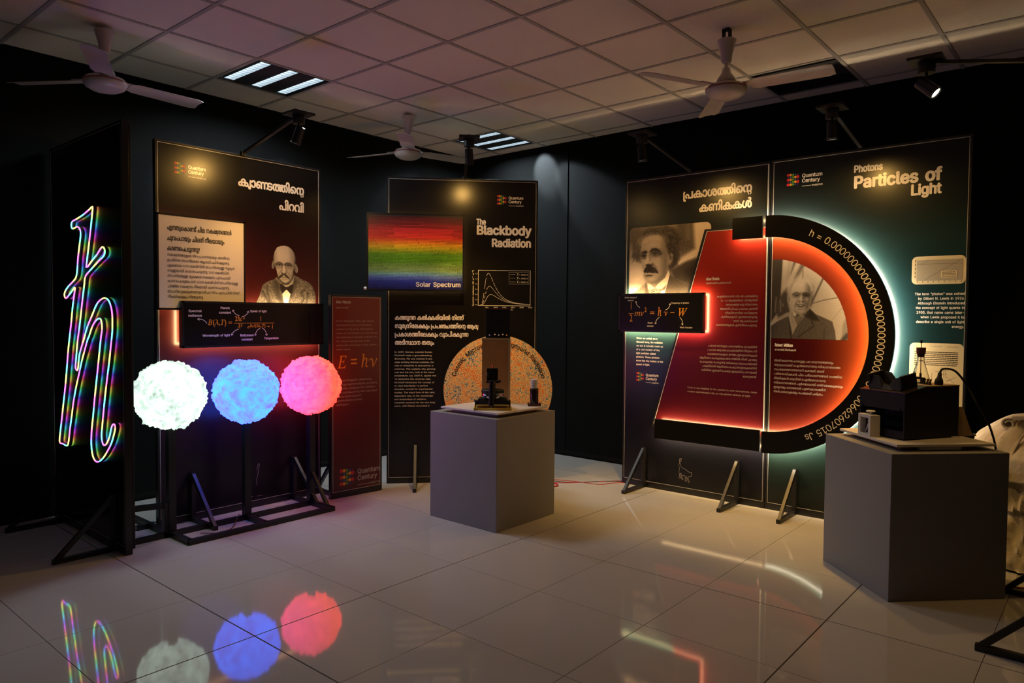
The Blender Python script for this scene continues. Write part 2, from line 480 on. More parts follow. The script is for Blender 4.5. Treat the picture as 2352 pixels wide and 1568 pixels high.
def paint_planck(Canvas):
    cv = Canvas(200, 176, .1, lambda x, y: (x/1568, y/1568)); cv.asp = .88
    jac = [(80,1540),(150,1380),(200,1230),(235,1100),(330,1020),(480,960),(560,900),(620,990),(700,1050),(780,1060),(880,1000),(930,900),(965,820),(1060,870),(1180,930),(1330,990),(1420,1080),(1480,1230),(1500,1330),(1500,1560),(80,1560)]
    cv.poly(jac, .40); cv.grain(cv.mask(jac), .13, 1)
    for pts in (((340,1120),(345,1300),(420,1540)),((240,1240),(330,1440),(400,1560)),((1210,1180),(1130,1260),(1210,1380),(1130,1540)),((1300,1250),(1270,1540))):
        cv.stroke(pts, .03, .14, .7, 1)
    cv.poly([(490,950),(610,990),(650,1300),(700,1540),(560,1420),(470,1150)], .2, .05, .8); cv.poly([(930,1000),(960,830),(1040,980),(980,1200),(900,1420),(860,1300)], .2, .05, .8)
    cv.poly([(610,970),(700,1040),(800,1060),(900,990),(945,850),(965,860),(955,980),(920,1060),(830,1120),(760,1125),(650,1040)], .74, .01)
    cv.poly([(630,1050),(690,1070),(760,1125),(820,1120),(900,1060),(945,1060),(930,1220),(890,1300),(800,1200),(770,1195),(690,1300),(640,1180)], .09, .01)
    cv.poly([(688,1290),(770,1200),(800,1200),(880,1290),(850,1400),(815,1560),(735,1560),(700,1400)], .97, .008)
    cv.ell(745, 470, 268, 340, .12, .12); cv.poly([(560,800),(600,960),(700,1070),(820,1070),(930,960),(970,800)], .12, .02)
    cv.ell(478, 615, 34, 105, .55, .5, .2); cv.ell(482, 620, 16, 60, .3, .8, .2, .7); cv.ell(1018, 670, 42, 118, .62, .4, -.3); cv.ell(1005, 680, 20, 70, .35, .9, -.3, .7)
    head = [(512,300),(560,195),(650,147),(740,132),(840,155),(920,220),(962,310),(978,430),(968,600),(950,740),(922,850),(880,950),(810,1025),(745,1038),(675,1005),(618,920),(568,800),(530,660),(505,480)]
    cv.poly(head, .74, .014)
    cv.ell(720, 330, 250, 210, .86, 1.0, 0, .8)
    cv.poly([(900,200),(980,300),(990,600),(950,860),(880,960),(890,700),(920,500)], .44, .11, .75)
    cv.poly([(500,420),(545,300),(560,560),(600,800),(560,800),(520,640)], .5, .06, .6)
    cv.ell(745, 940, 150, 90, .72, 1.0, 0, .7); cv.ell(600, 760, 60, 90, .78, 1.0, 0, .5); cv.ell(840, 740, 70, 90, .70, 1.0, 0, .5)
    for cx in (622, 826):
        cv.ell(cx, 605, 95, 55, .46, 1.0, 0, .8)
        cv.stroke(((cx-78, 590), (cx-30, 552), (cx+25, 556), (cx+72, 592)), .024, .22, .9, .9)
        cv.ell(cx, 612, 52, 20, .74, .6, 0, .8); cv.stroke(((cx-55, 606), (cx, 592), (cx+55, 612)), .012, .12, .9, .8); cv.ell(cx, 608, 19, 17, .08, .5)
        cv.stroke(((cx-60, 668), (cx, 690), (cx+62, 664)), .014, .5, .5, 1); cv.stroke(((cx-72, 600), (cx-66, 660), (cx, 712), (cx+66, 660), (cx+72, 600)), .006, .5, .45)
    cv.stroke(((545,628),(500,610)), .01, .25, .7); cv.stroke(((900,628),(960,610)), .01, .25, .6)
    cv.poly([(690,590),(700,600),(690,740),(665,790),(655,770),(676,700)], .42, .025, .8); cv.poly([(755,590),(775,600),(790,760),(770,790),(760,700)], .46, .025, .7)
    cv.ell(726, 700, 26, 90, .86, 1, 0, .8); cv.ell(724, 775, 52, 30, .76, .8, 0, .8); cv.ell(684, 796, 22, 12, .15, .8); cv.ell(766, 792, 22, 12, .15, .8); cv.stroke(((690,812),(728,818),(765,808)), .016, .35, .7, 1)
    cv.stroke(((652,745),(610,830),(585,880)), .022, .5, .6, 1); cv.stroke(((795,745),(850,830),(880,880)), .022, .46, .6, 1)
    for q in range(46):
        t = q/45; x0 = 690+80*t; s_ = -1 if t < .5 else 1; sp = abs(t-.5)*2
        cv.stroke(((725+s_*sp*25, 822), (725+s_*(25+62*sp), 850+12*sp), (725+s_*(35+98*sp), 868+62*sp)), .012, .12+.22*cv.r.random(), .7, 1)
    cv.ell(728, 900, 62, 13, .42, .8, 0, .9); cv.ell(730, 922, 66, 20, .7, .9, 0, .7); cv.stroke(((668,940),(735,952),(800,935)), .012, .45, .6, 1)
    cv.poly([(620,940),(700,1010),(760,1040),(850,990),(890,930),(860,1040),(760,1075),(660,1030)], .2, .03, .8)
    alpha = np.maximum(cv.mask(jac, .004), cv.mask(head, .004))
    e1 = ((cv.X-745/1568)/(266/1568))**2+((cv.Y-470/1568)/(336/1568))**2 < 1
    e2 = ((cv.X-475/1568)/(36/1568))**2+((cv.Y-612/1568)/(105/1568))**2 < 1
    e3 = ((cv.X-1015/1568)/(50/1568))**2+((cv.Y-670/1568)/(120/1568))**2 < 1
    cv.alpha = np.maximum(alpha, e1 | e2 | e3); cv.alpha = np.maximum(cv.alpha, cv.mask([(560,780),(585,960),(700,1080),(820,1080),(930,980),(975,780)], .004))
    return cv

def paint_einstein(Canvas):
    def wE(x, y):
        s = (x-95)/1625.0; top = 215-155*s; bot = 1512-32*s
        return s, (y-top)/(bot-top)
    cv = Canvas(220, 168, .52, wE); cv.asp = .75
    cv.ell(200, 380, 330, 260, .34, 1.2); cv.ell(150, 800, 220, 200, .55, 1.2); cv.ell(240, 1120, 300, 230, .86, 1.2); cv.ell(170, 1440, 200, 110, .97, 1.0)
    cv.poly([(1060,60),(1390,60),(1420,600),(1150,720),(1060,500)], .33, .08); cv.poly([(1240,60),(1330,60),(1330,420),(1250,420)], .45, .06, .8)
    cv.poly([(1390,60),(1760,60),(1760,260),(1500,740),(1200,900),(1000,1010),(1100,830),(1430,600)], .84, .05)
    cv.poly([(960,1030),(1250,860),(1480,780),(1760,680),(1760,1360),(1350,1340),(1150,1260),(1020,1200)], .25, .05); cv.poly([(1230,1020),(1460,860),(1420,1200),(1250,1200)], .17, .08)
    # hair: dark mass, then fly-away strands
    hair = [(350,440),(370,330),(450,235),(620,190),(830,165),(1000,185),(1110,290),(1140,420),(1110,540),(1120,700),(1120,830),(1050,960),(960,1025),(890,1000),(885,760),(865,560),(790,400),(700,345),(560,345),(430,400)]
    cv.poly(hair, .22, .05)
    cv.poly([(355,430),(340,620),(345,880),(300,870),(215,820),(170,760),(210,620),(280,500)], .30, .06, .9)
    for q in range(260):
        th = PI*(-.05+1.15*cv.r.random()); r = cv.r.uniform(.9, 1.25); x0, y0 = 735+390*math.cos(th)*r, 600-370*math.sin(th)*r
        d = th+cv.r.normal(.5, .5); L1 = cv.r.uniform(40, 150)
        cv.stroke(((x0, y0), (x0-L1*.6*math.sin(d), y0-L1*.4*math.cos(d)), (x0-L1*math.sin(d+.4), y0-L1*.7*math.cos(d+.4))), .008, cv.r.choice((.16, .24, .34, .5)), .42, 1)
    for q in range(120):
        x0, y0 = cv.r.uniform(880, 1110), cv.r.uniform(330, 930); cv.stroke(((x0, y0), (x0+cv.r.normal(0, 30), y0+25), (x0+cv.r.normal(10, 30), y0+55)), .008, cv.r.choice((.08, .12, .34)), .5, 1)
    for q in range(70):
        x0, y0 = cv.r.uniform(190, 340), cv.r.uniform(470, 830); cv.stroke(((x0, y0), (x0-25, y0+40), (x0-30-cv.r.uniform(0, 30), y0+90)), .008, cv.r.choice((.16, .3, .45)), .5, 1)
    face = [(345,600),(362,470),(430,395),(560,350),(700,340),(790,400),(835,520),(865,650),(900,720),(915,930),(905,1080),(790,1200),(660,1330),(570,1315),(475,1245),(412,1130),(372,960),(348,800),(338,690)]
    cv.poly(face, .63, .02)
    cv.ell(580, 450, 230, 110, .72, 1.2, 0, .9); cv.ell(470, 860, 80, 150, .74, 1.1, 0, .7); cv.ell(680, 860, 130, 130, .68, 1.1, 0, .8)
    cv.poly([(800,420),(870,640),(915,940),(905,1090),(760,1230),(780,1000),(800,760)], .36, .1, .85); cv.poly([(420,1140),(560,1215),(760,1160),(880,1090),(700,1320),(560,1310),(470,1240)], .34, .06, .8)
    cv.ell(560, 1200, 110, 50, .66, 1.1, 0, .8)
    cv.poly([(900,740),(960,690),(1000,720),(985,860),(930,925),(905,900)], .58, .02); cv.ell(950, 770, 24, 60, .28, .9, -.2, .8); cv.poly([(800,560),(860,600),(900,720),(880,760),(830,680)], .5, .05, .7)
    for a_ in (((400,545),(560,480),(740,490)), ((480,470),(600,440),(720,460)), ((390,560),(450,520),(520,505))): cv.stroke(a_, .009, .5, .45, 1.4)
    # eyes in deep shade under heavy brows
    cv.ell(655, 690, 120, 75, .36, 1.1, 0, .9); cv.ell(415, 735, 75, 70, .32, 1.1, 0, .9)
    cv.poly([(530,655),(570,605),(650,592),(720,625),(775,700),(700,660),(600,648),(545,690)], .14, .022); cv.poly([(350,720),(375,670),(440,648),(475,668),(470,705),(400,700)], .14, .022)
    cv.ell(645, 702, 50, 22, .46, .8, 0, .8); cv.ell(640, 700, 25, 24, .05, .6); cv.ell(648, 692, 6, 6, .85, .6); cv.stroke(((580,700),(640,676),(700,700),(760,715)), .014, .1, .9, 1); cv.stroke(((590,735),(650,752),(730,730)), .013, .3, .7, 1)
    cv.ell(410, 762, 38, 20, .42, .8, 0, .8); cv.ell(402, 760, 20, 22, .05, .6); cv.stroke(((360,755),(405,735),(455,752)), .014, .1, .9, 1); cv.stroke(((365,800),(410,812),(455,795)), .012, .32, .7, 1)
    for k in range(4): cv.stroke(((735,735+k*14),(800,745+k*24)), .006, .42, .6, 1)
    cv.poly([(500,690),(535,720),(545,850),(580,915),(560,940),(520,930),(535,850),(505,760)], .44, .04, .8); cv.poly([(470,700),(495,690),(510,800),(500,900),(455,930),(440,915),(460,820)], .80, .03, .8)
    cv.ell(548, 880, 26, 34, .74, .9, 0, .8); cv.poly([(440,930),(490,908),(570,922),(585,900),(600,930),(560,965),(470,970)], .13, .02)
    cv.stroke(((590,905),(650,970),(690,1060)), .022, .34, .7, 1)
    for q in range(110):
        t = cv.r.random(); x0 = 450+200*t; y0 = 962+75*abs(t-.42)**1.3+cv.r.uniform(-6, 30)
        cv.stroke(((x0, y0), (x0+(t-.42)*55, y0+40), (x0+(t-.40)*85, y0+(88-45*abs(t-.42))*cv.r.uniform(.7, 1.1))), .014, cv.r.choice((.07, .10, .16, .26)), .7, 1)
    cv.ell(520, 1140, 70, 15, .12, .9); cv.ell(525, 1160, 70, 18, .5, 1, 0, .7)
    cv.poly([(912,1030),(935,1100),(885,1310),(790,1400),(640,1392),(700,1310),(850,1180)], .86, .012); cv.poly([(488,1290),(560,1318),(640,1390),(620,1402),(498,1412)], .82, .012); cv.stroke(((760,1240),(780,1400)), .006, .7, .6)
    cv.poly([(480,1262),(440,1520),(90,1530),(260,1440),(400,1330)], .45, .03)
    cv.poly([(932,1095),(1020,1180),(1200,1270),(1370,1335),(1370,1520),(830,1520),(885,1310)], .27, .02); cv.poly([(455,1300),(500,1412),(545,1520),(425,1520)], .26, .03)
    cv.poly([(530,1425),(640,1392),(760,1402),(745,1520),(560,1520)], .45, .02); cv.grain(cv.mask([(530,1425),(640,1392),(760,1402),(745,1520),(560,1520)], .03), .3, 1)
    cv.poly([(745,1520),(785,1430),(830,1420),(820,1520)], .98, .012); cv.stroke(((932,1105),(885,1310),(820,1520)), .010, .96, .9); cv.poly([(785,1405),(885,1318),(845,1420),(765,1445)], .3, .02, .8)
    cv.grain(np.ones_like(cv.a), .018, 1)
    def rc(cx, cy, sx): return ((cv.X-cx)*sx > 0) & (cv.Y < cy) & (((cv.X-cx)/.06)**2+((cv.Y-cy)/.08)**2 > 1)
    cv.alpha[rc(.06, .08, -1)] = 0; cv.alpha[rc(.94, .08, 1)] = 0
    return cv

def paint_millikan(Canvas):
    cv = Canvas(190, 190, .64, lambda x, y: ((x-85)/1475.0, (y-62)/1420.0)); cv.asp = 1.0
    cv.poly([(60,20),(330,20),(300,700),(250,1000),(60,1270)], .20, .02); cv.poly([(330,40),(540,40),(480,400),(380,560),(300,700)], .66, .03); cv.poly([(440,40),(520,40),(440,420),(400,500)], .52, .05, .7); cv.poly([(540,60),(610,60),(480,330)], .30, .03)
    cv.poly([(610,120),(690,150),(480,560),(400,560)], .66, .03); cv.poly([(670,150),(750,180),(560,460),(480,560)], .32, .04)
    cv.poly([(290,720),(420,560),(450,900),(500,1010),(260,1120),(200,1000)], .25, .04); cv.poly([(250,1110),(430,1010),(470,1020),(330,1130)], .55, .02)
    for p in ((210,740,190,1000),(330,860,350,900),(290,800,300,990)): cv.stroke(((p[0],p[1]),(p[2],p[3])), .018, .5, .7, 1)
    cv.stroke(((1090,410),(870,880)), .022, .28, 1, .8); cv.stroke(((880,860),(1100,800),(1370,755)), .011, .34, 1, .8); cv.stroke(((710,270),(712,420)), .012, .4, 1, .8); cv.stroke(((1440,930),(1260,1150)), .006, .5)
    cv.poly([(1450,1230),(1500,1100),(1600,1100),(1600,1520),(1440,1440)], .48, .03); cv.poly([(1400,1500),(1520,1360),(1600,1380),(1500,1520)], .22, .03)
    coat = [(60,1290),(250,1170),(440,1080),(520,1010),(700,1060),(860,950),(960,1040),(1130,1110),(1270,1170),(1320,1340),(1345,1520),(60,1520)]
    cv.poly(coat, .28, .012); cv.grain(cv.mask(coat), .03, 1)
    cv.poly([(850,950),(960,1050),(1030,1160),(900,1150),(760,1080)], .13, .02); cv.stroke(((890,1160),(940,1250),(640,1450)), .016, .12, .8, 1); cv.stroke(((1130,1300),(1120,1500)), .016, .16, .7, 1); cv.stroke(((460,1100),(500,1380),(520,1480)), .014, .12, .9, 1); cv.stroke(((150,1260),(170,1480)), .014, .18, .6, 1)
    cv.poly([(480,950),(520,980),(560,1080),(625,1235),(540,1405),(500,1250),(455,1090)], .60, .02); cv.poly([(505,1000),(560,1130),(590,1230),(545,1330),(520,1200)], .50, .04, .6); cv.poly([(595,1110),(680,1050),(755,1080),(640,1235),(590,1160)], .55, .015)
    for d in (0, 40, 80, 110): cv.stroke(((640+d*.7,1062+d*.3),(596+d*.4,1160+d*.6)), .009, .2, .9, .8)
    cv.poly([(530,995),(605,1040),(590,1090),(555,1060)], .8, .012)
    cv.ell(456, 770, 34, 82, .60, .5); cv.ell(462, 775, 16, 46, .36, 1, 0, .7); cv.ell(882, 775, 22, 70, .36, .5)
    hd = [(440,620),(470,530),(540,450),(640,415),(740,428),(840,480),(885,570),(890,700),(872,860),(832,960),(765,1030),(690,1052),(610,1032),(540,960),(497,860),(472,740)]
    cv.poly(hd, .64, .015)
    cv.ell(610, 540, 190, 130, .78, 1.2, 0, .9); cv.ell(560, 800, 80, 110, .72, 1.1, 0, .7)
    cv.poly([(800,520),(880,560),(892,720),(860,900),(780,1010),(760,900),(800,760),(790,640)], .30, .09, .9); cv.poly([(560,980),(690,1020),(800,960),(760,1040),(690,1055),(610,1035)], .38, .04, .7)
    cv.poly([(455,620),(480,530),(545,460),(600,440),(540,500),(490,600),(470,700)], .56, .03, .7); cv.stroke(((790,455),(865,540),(885,620)), .026, .72, .8, 1)
    cv.ell(600, 712, 75, 42, .42, 1.1, 0, .85); cv.ell(770, 715, 75, 48, .26, 1.1, 0, .85)
    cv.stroke(((540,692),(595,668),(660,690)), .024, .26, .85, 1); cv.stroke(((705,695),(765,680),(825,705)), .026, .18, .85, 1)
    cv.ell(604, 716, 34, 9, .12, .9); cv.ell(768, 718, 36, 10, .10, .9); cv.stroke(((560,738),(605,745),(650,732)), .01, .45, .6, 1)
    cv.ell(785, 780, 34, 28, .58, .9, 0, .8); cv.ell(690, 760, 20, 70, .80, 1, 0, .8); cv.ell(735, 790, 34, 60, .36, 1, 0, .7); cv.ell(690, 806, 42, 20, .66, .9, 0, .8); cv.ell(660, 822, 16, 9, .2, .9); cv.ell(716, 820, 16, 9, .18, .9)
    cv.stroke(((625,800),(590,850),(578,915)), .02, .40, .7, 1); cv.stroke(((750,815),(795,870),(800,920)), .02, .28, .6, 1)
    cv.poly([(596,868),(655,868),(760,876),(735,905),(690,922),(640,910)], .12, .02); cv.poly([(625,878),(735,882),(700,898),(650,894)], .80, .012); cv.ell(690, 935, 60, 12, .56, .9, 0, .8); cv.ell(690, 985, 75, 34, .64, 1.1, 0, .7); cv.stroke(((640,955),(690,962),(745,950)), .012, .42, .6, 1)
    cv.stroke(((670,660),(668,690)), .008, .45, .7, 1); cv.stroke(((700,655),(704,690)), .008, .42, .7, 1)
    cv.grain(np.ones_like(cv.a), .015, 1)
    uu = 1.194+cv.X*(1.754-1.194); zz = 1.806-cv.Y*(1.806-1.243)
    cv.alpha = ((uu-1.196)**2+(zz-1.258)**2 < .552**2)
    return cv

#--SETTING--
# ================================================================== THE SETTING
XL, YR, XE, YB = 0.17, 4.97, 8.0, -4.2           # left wall, right wall, far sides of the room
def struct(name, mb, m, parent=None):
    o = obj(name, mb, m, parent); o['kind'] = 'structure'; return o

# walls: black cloth in widths with slight overlaps (each width its own part)
def cloth_wall(name, a, b, n, nrm):
    a = Vector(a); b = Vector(b); d = (b-a); nr = Vector(nrm)
    base = MB()
    p = [a-nr*.02, b-nr*.02, b-nr*.12, a-nr*.12]
    base.add([(q.x, q.y, 0) for q in p]+[(q.x, q.y, HC+.1) for q in p], [(0,1,2,3),(4,5,6,7),(0,1,5,4),(1,2,6,5),(2,3,7,6),(3,0,4,7)])
    w_ = struct(name, base, M_SKIRT)
    for k in range(n):
        p0 = a+d*(k/n); p1 = a+d*((k+1)/n); mb = MB(); S = 10
        vs = []; fs = []
        for i in range(S+1):
            t = i/S; q = p0+(p1-p0)*t
            for j in range(7):
                z = .055+(HC-.06)*j/6
                off = .004*math.sin(t*7+k*2.1+j*.5)*(1-.5*j/6)+(.006 if t > .96 else 0)
                vs.append((q.x+nr.x*off, q.y+nr.y*off, z))
        for i in range(S):
            for j in range(6): fs.append((i*7+j, (i+1)*7+j, (i+1)*7+j+1, i*7+j+1))
        mb.add(vs, fs); autosmooth(obj('cloth_width', mb, M_WALL, w_), 60)
    return w_
cloth_wall('wall_left', (XL, YB, 0), (XL, YR, 0), 6, (1, 0, 0))
cloth_wall('wall_right', (XL, YR, 0), (XE, YR, 0), 6, (0, -1, 0))
cloth_wall('wall_far_side', (XE, YR, 0), (XE, YB, 0), 4, (-1, 0, 0))
cloth_wall('wall_back', (XE, YB, 0), (XL, YB, 0), 4, (0, 1, 0))

# floor: polished tiles on a dark bed
M_TILE = mat('polished vitrified tile', (.46,.445,.42), .05, 0, .5, vary=(1.4,.05))
M_GROUT = mat('dark grout', (.05,.045,.04), .7, vary=(20,.2))
fl = struct('floor', MB().box(XL-.1, XE+.1, YB-.1, YR+.1, -.05, -.012), M_GROUT)
TP, TX, TY = .60476, 1.05119, .19847
tile_cache = {}
def floor_tile(x0, x1, y0, y1):
    k = (round(x1-x0, 3), round(y1-y0, 3))
    if k not in tile_cache:
        mb = MB(); wx, wy = k[0]/2, k[1]/2; b = .0008
        mb.add([(-wx,-wy,-.012),(wx,-wy,-.012),(wx,wy,-.012),(-wx,wy,-.012),(-wx,-wy,-b),(wx,-wy,-b),(wx,wy,-b),(-wx,wy,-b),
                (-wx+b,-wy+b,0),(wx-b,-wy+b,0),(wx-b,wy-b,0),(-wx+b,wy-b,0)],
               [(0,3,2,1),(0,1,5,4),(1,2,6,5),(2,3,7,6),(3,0,4,7),(4,5,9,8),(5,6,10,9),(6,7,11,10),(7,4,8,11),(8,9,10,11)])
        tile_cache[k] = mb.mesh('floor_tile'); tile_cache[k].materials.append(M_TILE)
    o = link('floor_tile', tile_cache[k], None, fl); o.location = ((x0+x1)/2, (y0+y1)/2, 0); return o
for i in range(-2, 12):
    for j in range(-8, 9):
        g = .0009
        x0, x1, y0, y1 = TX+TP*i+g, TX+TP*(i+1)-g, TY+TP*j+g, TY+TP*(j+1)-g
        if i % 3 == 0: x0 += .0016
        if (i+1) % 3 == 0: x1 -= .0016
        if j % 3 == 1: y0 += .0016
        if (j+1) % 3 == 1: y1 -= .0016
        x0, x1, y0, y1 = max(x0, XL), min(x1, XE), max(y0, YB), min(y1, YR)
        if x1-x0 > .02 and y1-y0 > .02: floor_tile(x0, x1, y0, y1)

# ceiling: slab, tee grid, mineral tiles
M_CTILE = mat('mineral ceiling tile', (.90,.82,.72), .9, 0, .1, bump=(160,.25), vary=(1.0,.05))
M_TEE = mat('ceiling tee bar', (.50,.47,.44), .45, 0, .3, vary=(6,.06))
M_VOID = mat('ceiling void', (.02,.02,.022), .8, vary=(4,.3))
ce = struct('ceiling', MB().box(XL-.1, XE+.1, YB-.1, YR+.1, HC+.12, HC+.2), M_VOID)
FIX = [(1, 3, 1), (1, 7, 1), (6, 7, 0)]           # (grid i, j, lit?)
ctc = {}
def ceil_tile(x0, x1, y0, y1):
    k = (round(x1-x0, 3), round(y1-y0, 3))
    if k not in ctc:
        ctc[k] = MB().box(-k[0]/2, k[0]/2, -k[1]/2, k[1]/2, .004, .02).mesh('ceiling_tile'); ctc[k].materials.append(M_CTILE)
    o = link('ceiling_tile', ctc[k], None, ce); o.location = ((x0+x1)/2, (y0+y1)/2, HC)
for i in range(0, 14):
    for j in range(-7, 9):
        if any((i, j) == (a, b) for a, b, c in FIX): continue
        x0, x1, y0, y1 = max(.6*i+.004, XL), min(.6*(i+1)-.004, XE), max(.6*j+.004, YB), min(.6*(j+1)-.004, YR)
        if x1-x0 > .03 and y1-y0 > .03: ceil_tile(x0, x1, y0, y1)
for i in range(1, 14): obj('tee_bar', MB().box(.6*i-.012, .6*i+.012, YB, YR, HC-.002, HC+.003), M_TEE, ce)
for j in range(-6, 9):
    if .6*j < YR:
        for i in range(0, 14):
            x0, x1 = max(.6*i+.012, XL), min(.6*(i+1)-.012, XE)
            obj('cross_tee', MB().box(x0, x1, .6*j-.012, .6*j+.012, HC-.0015, HC+.0025), M_TEE, ce)

# ceiling fixtures
M_PAN = mat('fixture pan', (.05,.052,.055), .5, vary=(6,.1))
M_TUBE = mat('lit louvre strip', (.7,.75,.8), .3, emit=(.78,.92,1.0), estr=TUBE_E, vary=(8,.1))
M_LOUV = mat('louvre blade', (.75,.78,.8), .2, .8, vary=(20,.1))
fix_lab = {(1,3): ('square ceiling light with three bright strips above the framed portrait panel', 'ceiling light'),
           (1,7): ('square ceiling light with three bright strips in the far corner', 'ceiling light'),
           (6,7): ('dark unlit square ceiling fixture behind the fan blade', 'ceiling light')}
LEAK = {(1, 7): [((.2, .215, -.004), (1.18, 4.97, 2.88), 85, 52), ((.2, .215, -.004), (1.62, 4.97, 2.62), 60, 40), ((-.1, .0, -.004), (.17, 4.0, 2.5), 24, 38)], (1, 3): [((-.2, -.215, -.004), (.17, 1.75, 2.45), 30, 30), ((-.2, -.215, -.004), (.17, 1.95, 2.30), 26, 16), ((-.2, .215, -.004), (.17, 2.7, 2.4), 26, 34)]}     # light thrown by the mirror louvres on the near walls
for a, b, lit in FIX:
    cx, cy = .6*a+.3, .6*b+.3
    t = thing('ceiling_light', *fix_lab[(a, b)], (cx, cy, HC), 0, 'recessed ceiling lights')
    q = .284
    pan = MB(); pan.box(-q, q, -q, q, .09, .1); pan.box(-q, -q+.006, -q, q, .004, .09); pan.box(q-.006, q, -q, q, .004, .09)
    pan.box(-q, q, -q, -q+.006, .004, .09); pan.box(-q, q, q-.006, q, .004, .09)
    obj('pan', pan, M_PAN if lit else M_VOID, t)
    if not lit:
        obj('cover_panel', MB().box(-.27, .27, -.16, .15, .03, .04), M_PAN, t); continue
    for y in (-.215, 0, .215):
        st = obj('light_strip', MB().box(-.262, .262, y-.036, y+.036, .030, .034), M_TUBE, t)
        lv = MB()
        for k in range(12):
            x = -.255+.51*k/11; lv.box(x-.002, x+.002, y-.036, y+.036, .006, .028)
        lv.box(-.262, .262, y-.039, y-.036, .004, .034); lv.box(-.262, .262, y+.036, y+.039, .004, .034)
        lo = obj('louvre', lv, M_LOUV, t); lo['kind'] = 'stuff'
        la = bpy.data.lights.new('tube_light', 'AREA'); la.shape = 'RECTANGLE'; la.size = .5; la.size_y = .06; la.energy = TUBE_W
        la.color = (.80, .92, 1.0); la.spread = math.radians(150)
        lo_ = bpy.data.objects.new('tube_light', la); COL.objects.link(lo_); lo_.parent = t; lo_.location = (0, y, .003)
    for off, to, pw, cn in LEAK.get((a, b), ()):
        ls = bpy.data.lights.new('louvre_light', 'SPOT'); ls.energy = pw; ls.color = (.80, .92, 1.0); ls.spot_size = math.radians(cn); ls.spot_blend = .55; ls.shadow_soft_size = .02
        lz = bpy.data.objects.new('louvre_light', ls); COL.objects.link(lz); lz.parent = t; lz.location = off
        lz.rotation_euler = (Vector(to)-Vector((cx, cy, HC))-Vector(off)).to_track_quat('-Z', 'Y').to_euler()
    for y0, y1 in ((-.178, -.038), (.038, .178)):
        obj('blank_strip', MB().box(-.27, .27, y0, y1, .006, .012), M_PAN, t)

# ================================================================== PANELS
def foot(parent, u, reach=.33, h=.325, wd=.028, back=False):
    s = 1 if back else -1
    mb = MB(); y0 = .03+wd/2 if back else -wd/2-.004
    mb.bar((u, y0, 0.0), (u, y0, h), wd); mb.bar((u, y0, wd/2), (u, s*reach, wd/2), wd)
    mb.bar((u, y0+s*.004, h-.012), (u, s*(reach-.012), wd*.45), wd*.95, wd*.75, up=(1,0,0))
    return obj('support_foot', mb, M_BLACKMET, parent)

def panel(name, label, A, ang, W, Hh, poster, feet, group='free-standing display panels', trim=True, inset=.012, sidetrim=True):
    t = thing(name, label, 'display panel', (A[0], A[1], 0), ang, group)
    obj('board', MB().box(.004, W-.004, .0, .03, .012, Hh-.004), M_FRAME, t)
    obj('poster', MB().box(inset, W-inset, -.001, .0, inset+.03, Hh-inset), poster, t)
    fr = .012
    for x0, x1, z0, z1 in ((0, fr, 0, Hh), (W-fr, W, 0, Hh), (fr, W-fr, Hh-fr, Hh), (fr, W-fr, 0, .042)):
        obj('frame_rail', MB().bevbox(x0, x1, -.004, .034, z0, z1, .001), M_FRAME, t)
    if trim:
        e = .0028
        for x0, x1, z0, z1 in ((fr+.003, fr+.003+e, .048, Hh-fr-.003), (W-fr-.003-e, W-fr-.003, .048, Hh-fr-.003),
                               (fr+.003, W-fr-.003, Hh-fr-.003-e, Hh-fr-.003), (fr+.003, W-fr-.003, .048, .048+e)):
            obj('edge_trim', MB().box(x0, x1, -.003, -.0012, z0, z1), M_TRIM, t)
    for u in feet: foot(t, u)
    return t

def raised_box(parent, name, x0, x1, z0, z1, yb, yf, face, rail=.012, leds=True, ledm=None, ins=.02):
    """box standing off its panel: frame body yb (back) .. yf (front), LED tape round its back"""
    b = obj(name, MB().bevbox(x0, x1, yf, yb, z0, z1, .0015), M_FRAME, parent)
    obj('face_sheet', MB().box(x0+rail, x1-rail, yf-.0012, yf, z0+rail, z1-rail), face, b)
    for bx0, bx1, bz0, bz1 in ((x0, x1, z1-rail, z1), (x0, x1, z0, z0+rail), (x0, x0+rail, z0, z1), (x1-rail, x1, z0, z1)):
        obj('box_rim', MB().box(bx0, bx1, yf-.003, yf, bz0, bz1), M_FRAME, b)
    if leds:
        i = ins; t = .010
        m = ledm or M_LED
        for bx0, bx1, bz0, bz1 in ((x0+i, x1-i, z1-i-t, z1-i), (x0+i, x1-i, z0+i, z0+i+t), (x0+i, x0+i+t, z0+i+t, z1-i-t), (x1-i-t, x1-i, z0+i+t, z1-i-t)):
            obj('led_tape', MB().box(bx0, bx1, yb, yb+.004, bz0, bz1), m, b)
    # stand-off blocks reach the panel
    mb = MB()
    for px in (x0+.12*(x1-x0)+.02, x1-.12*(x1-x0)-.02):
        for pz in (z0+.25*(z1-z0), z1-.25*(z1-z0)): mb.cyl((max(.02, px), yb, pz), (max(.02, px), 0, pz), .007, n=8)
    so = obj('stand_off', mb, M_FRAME, b); so['kind'] = 'stuff'
    return b

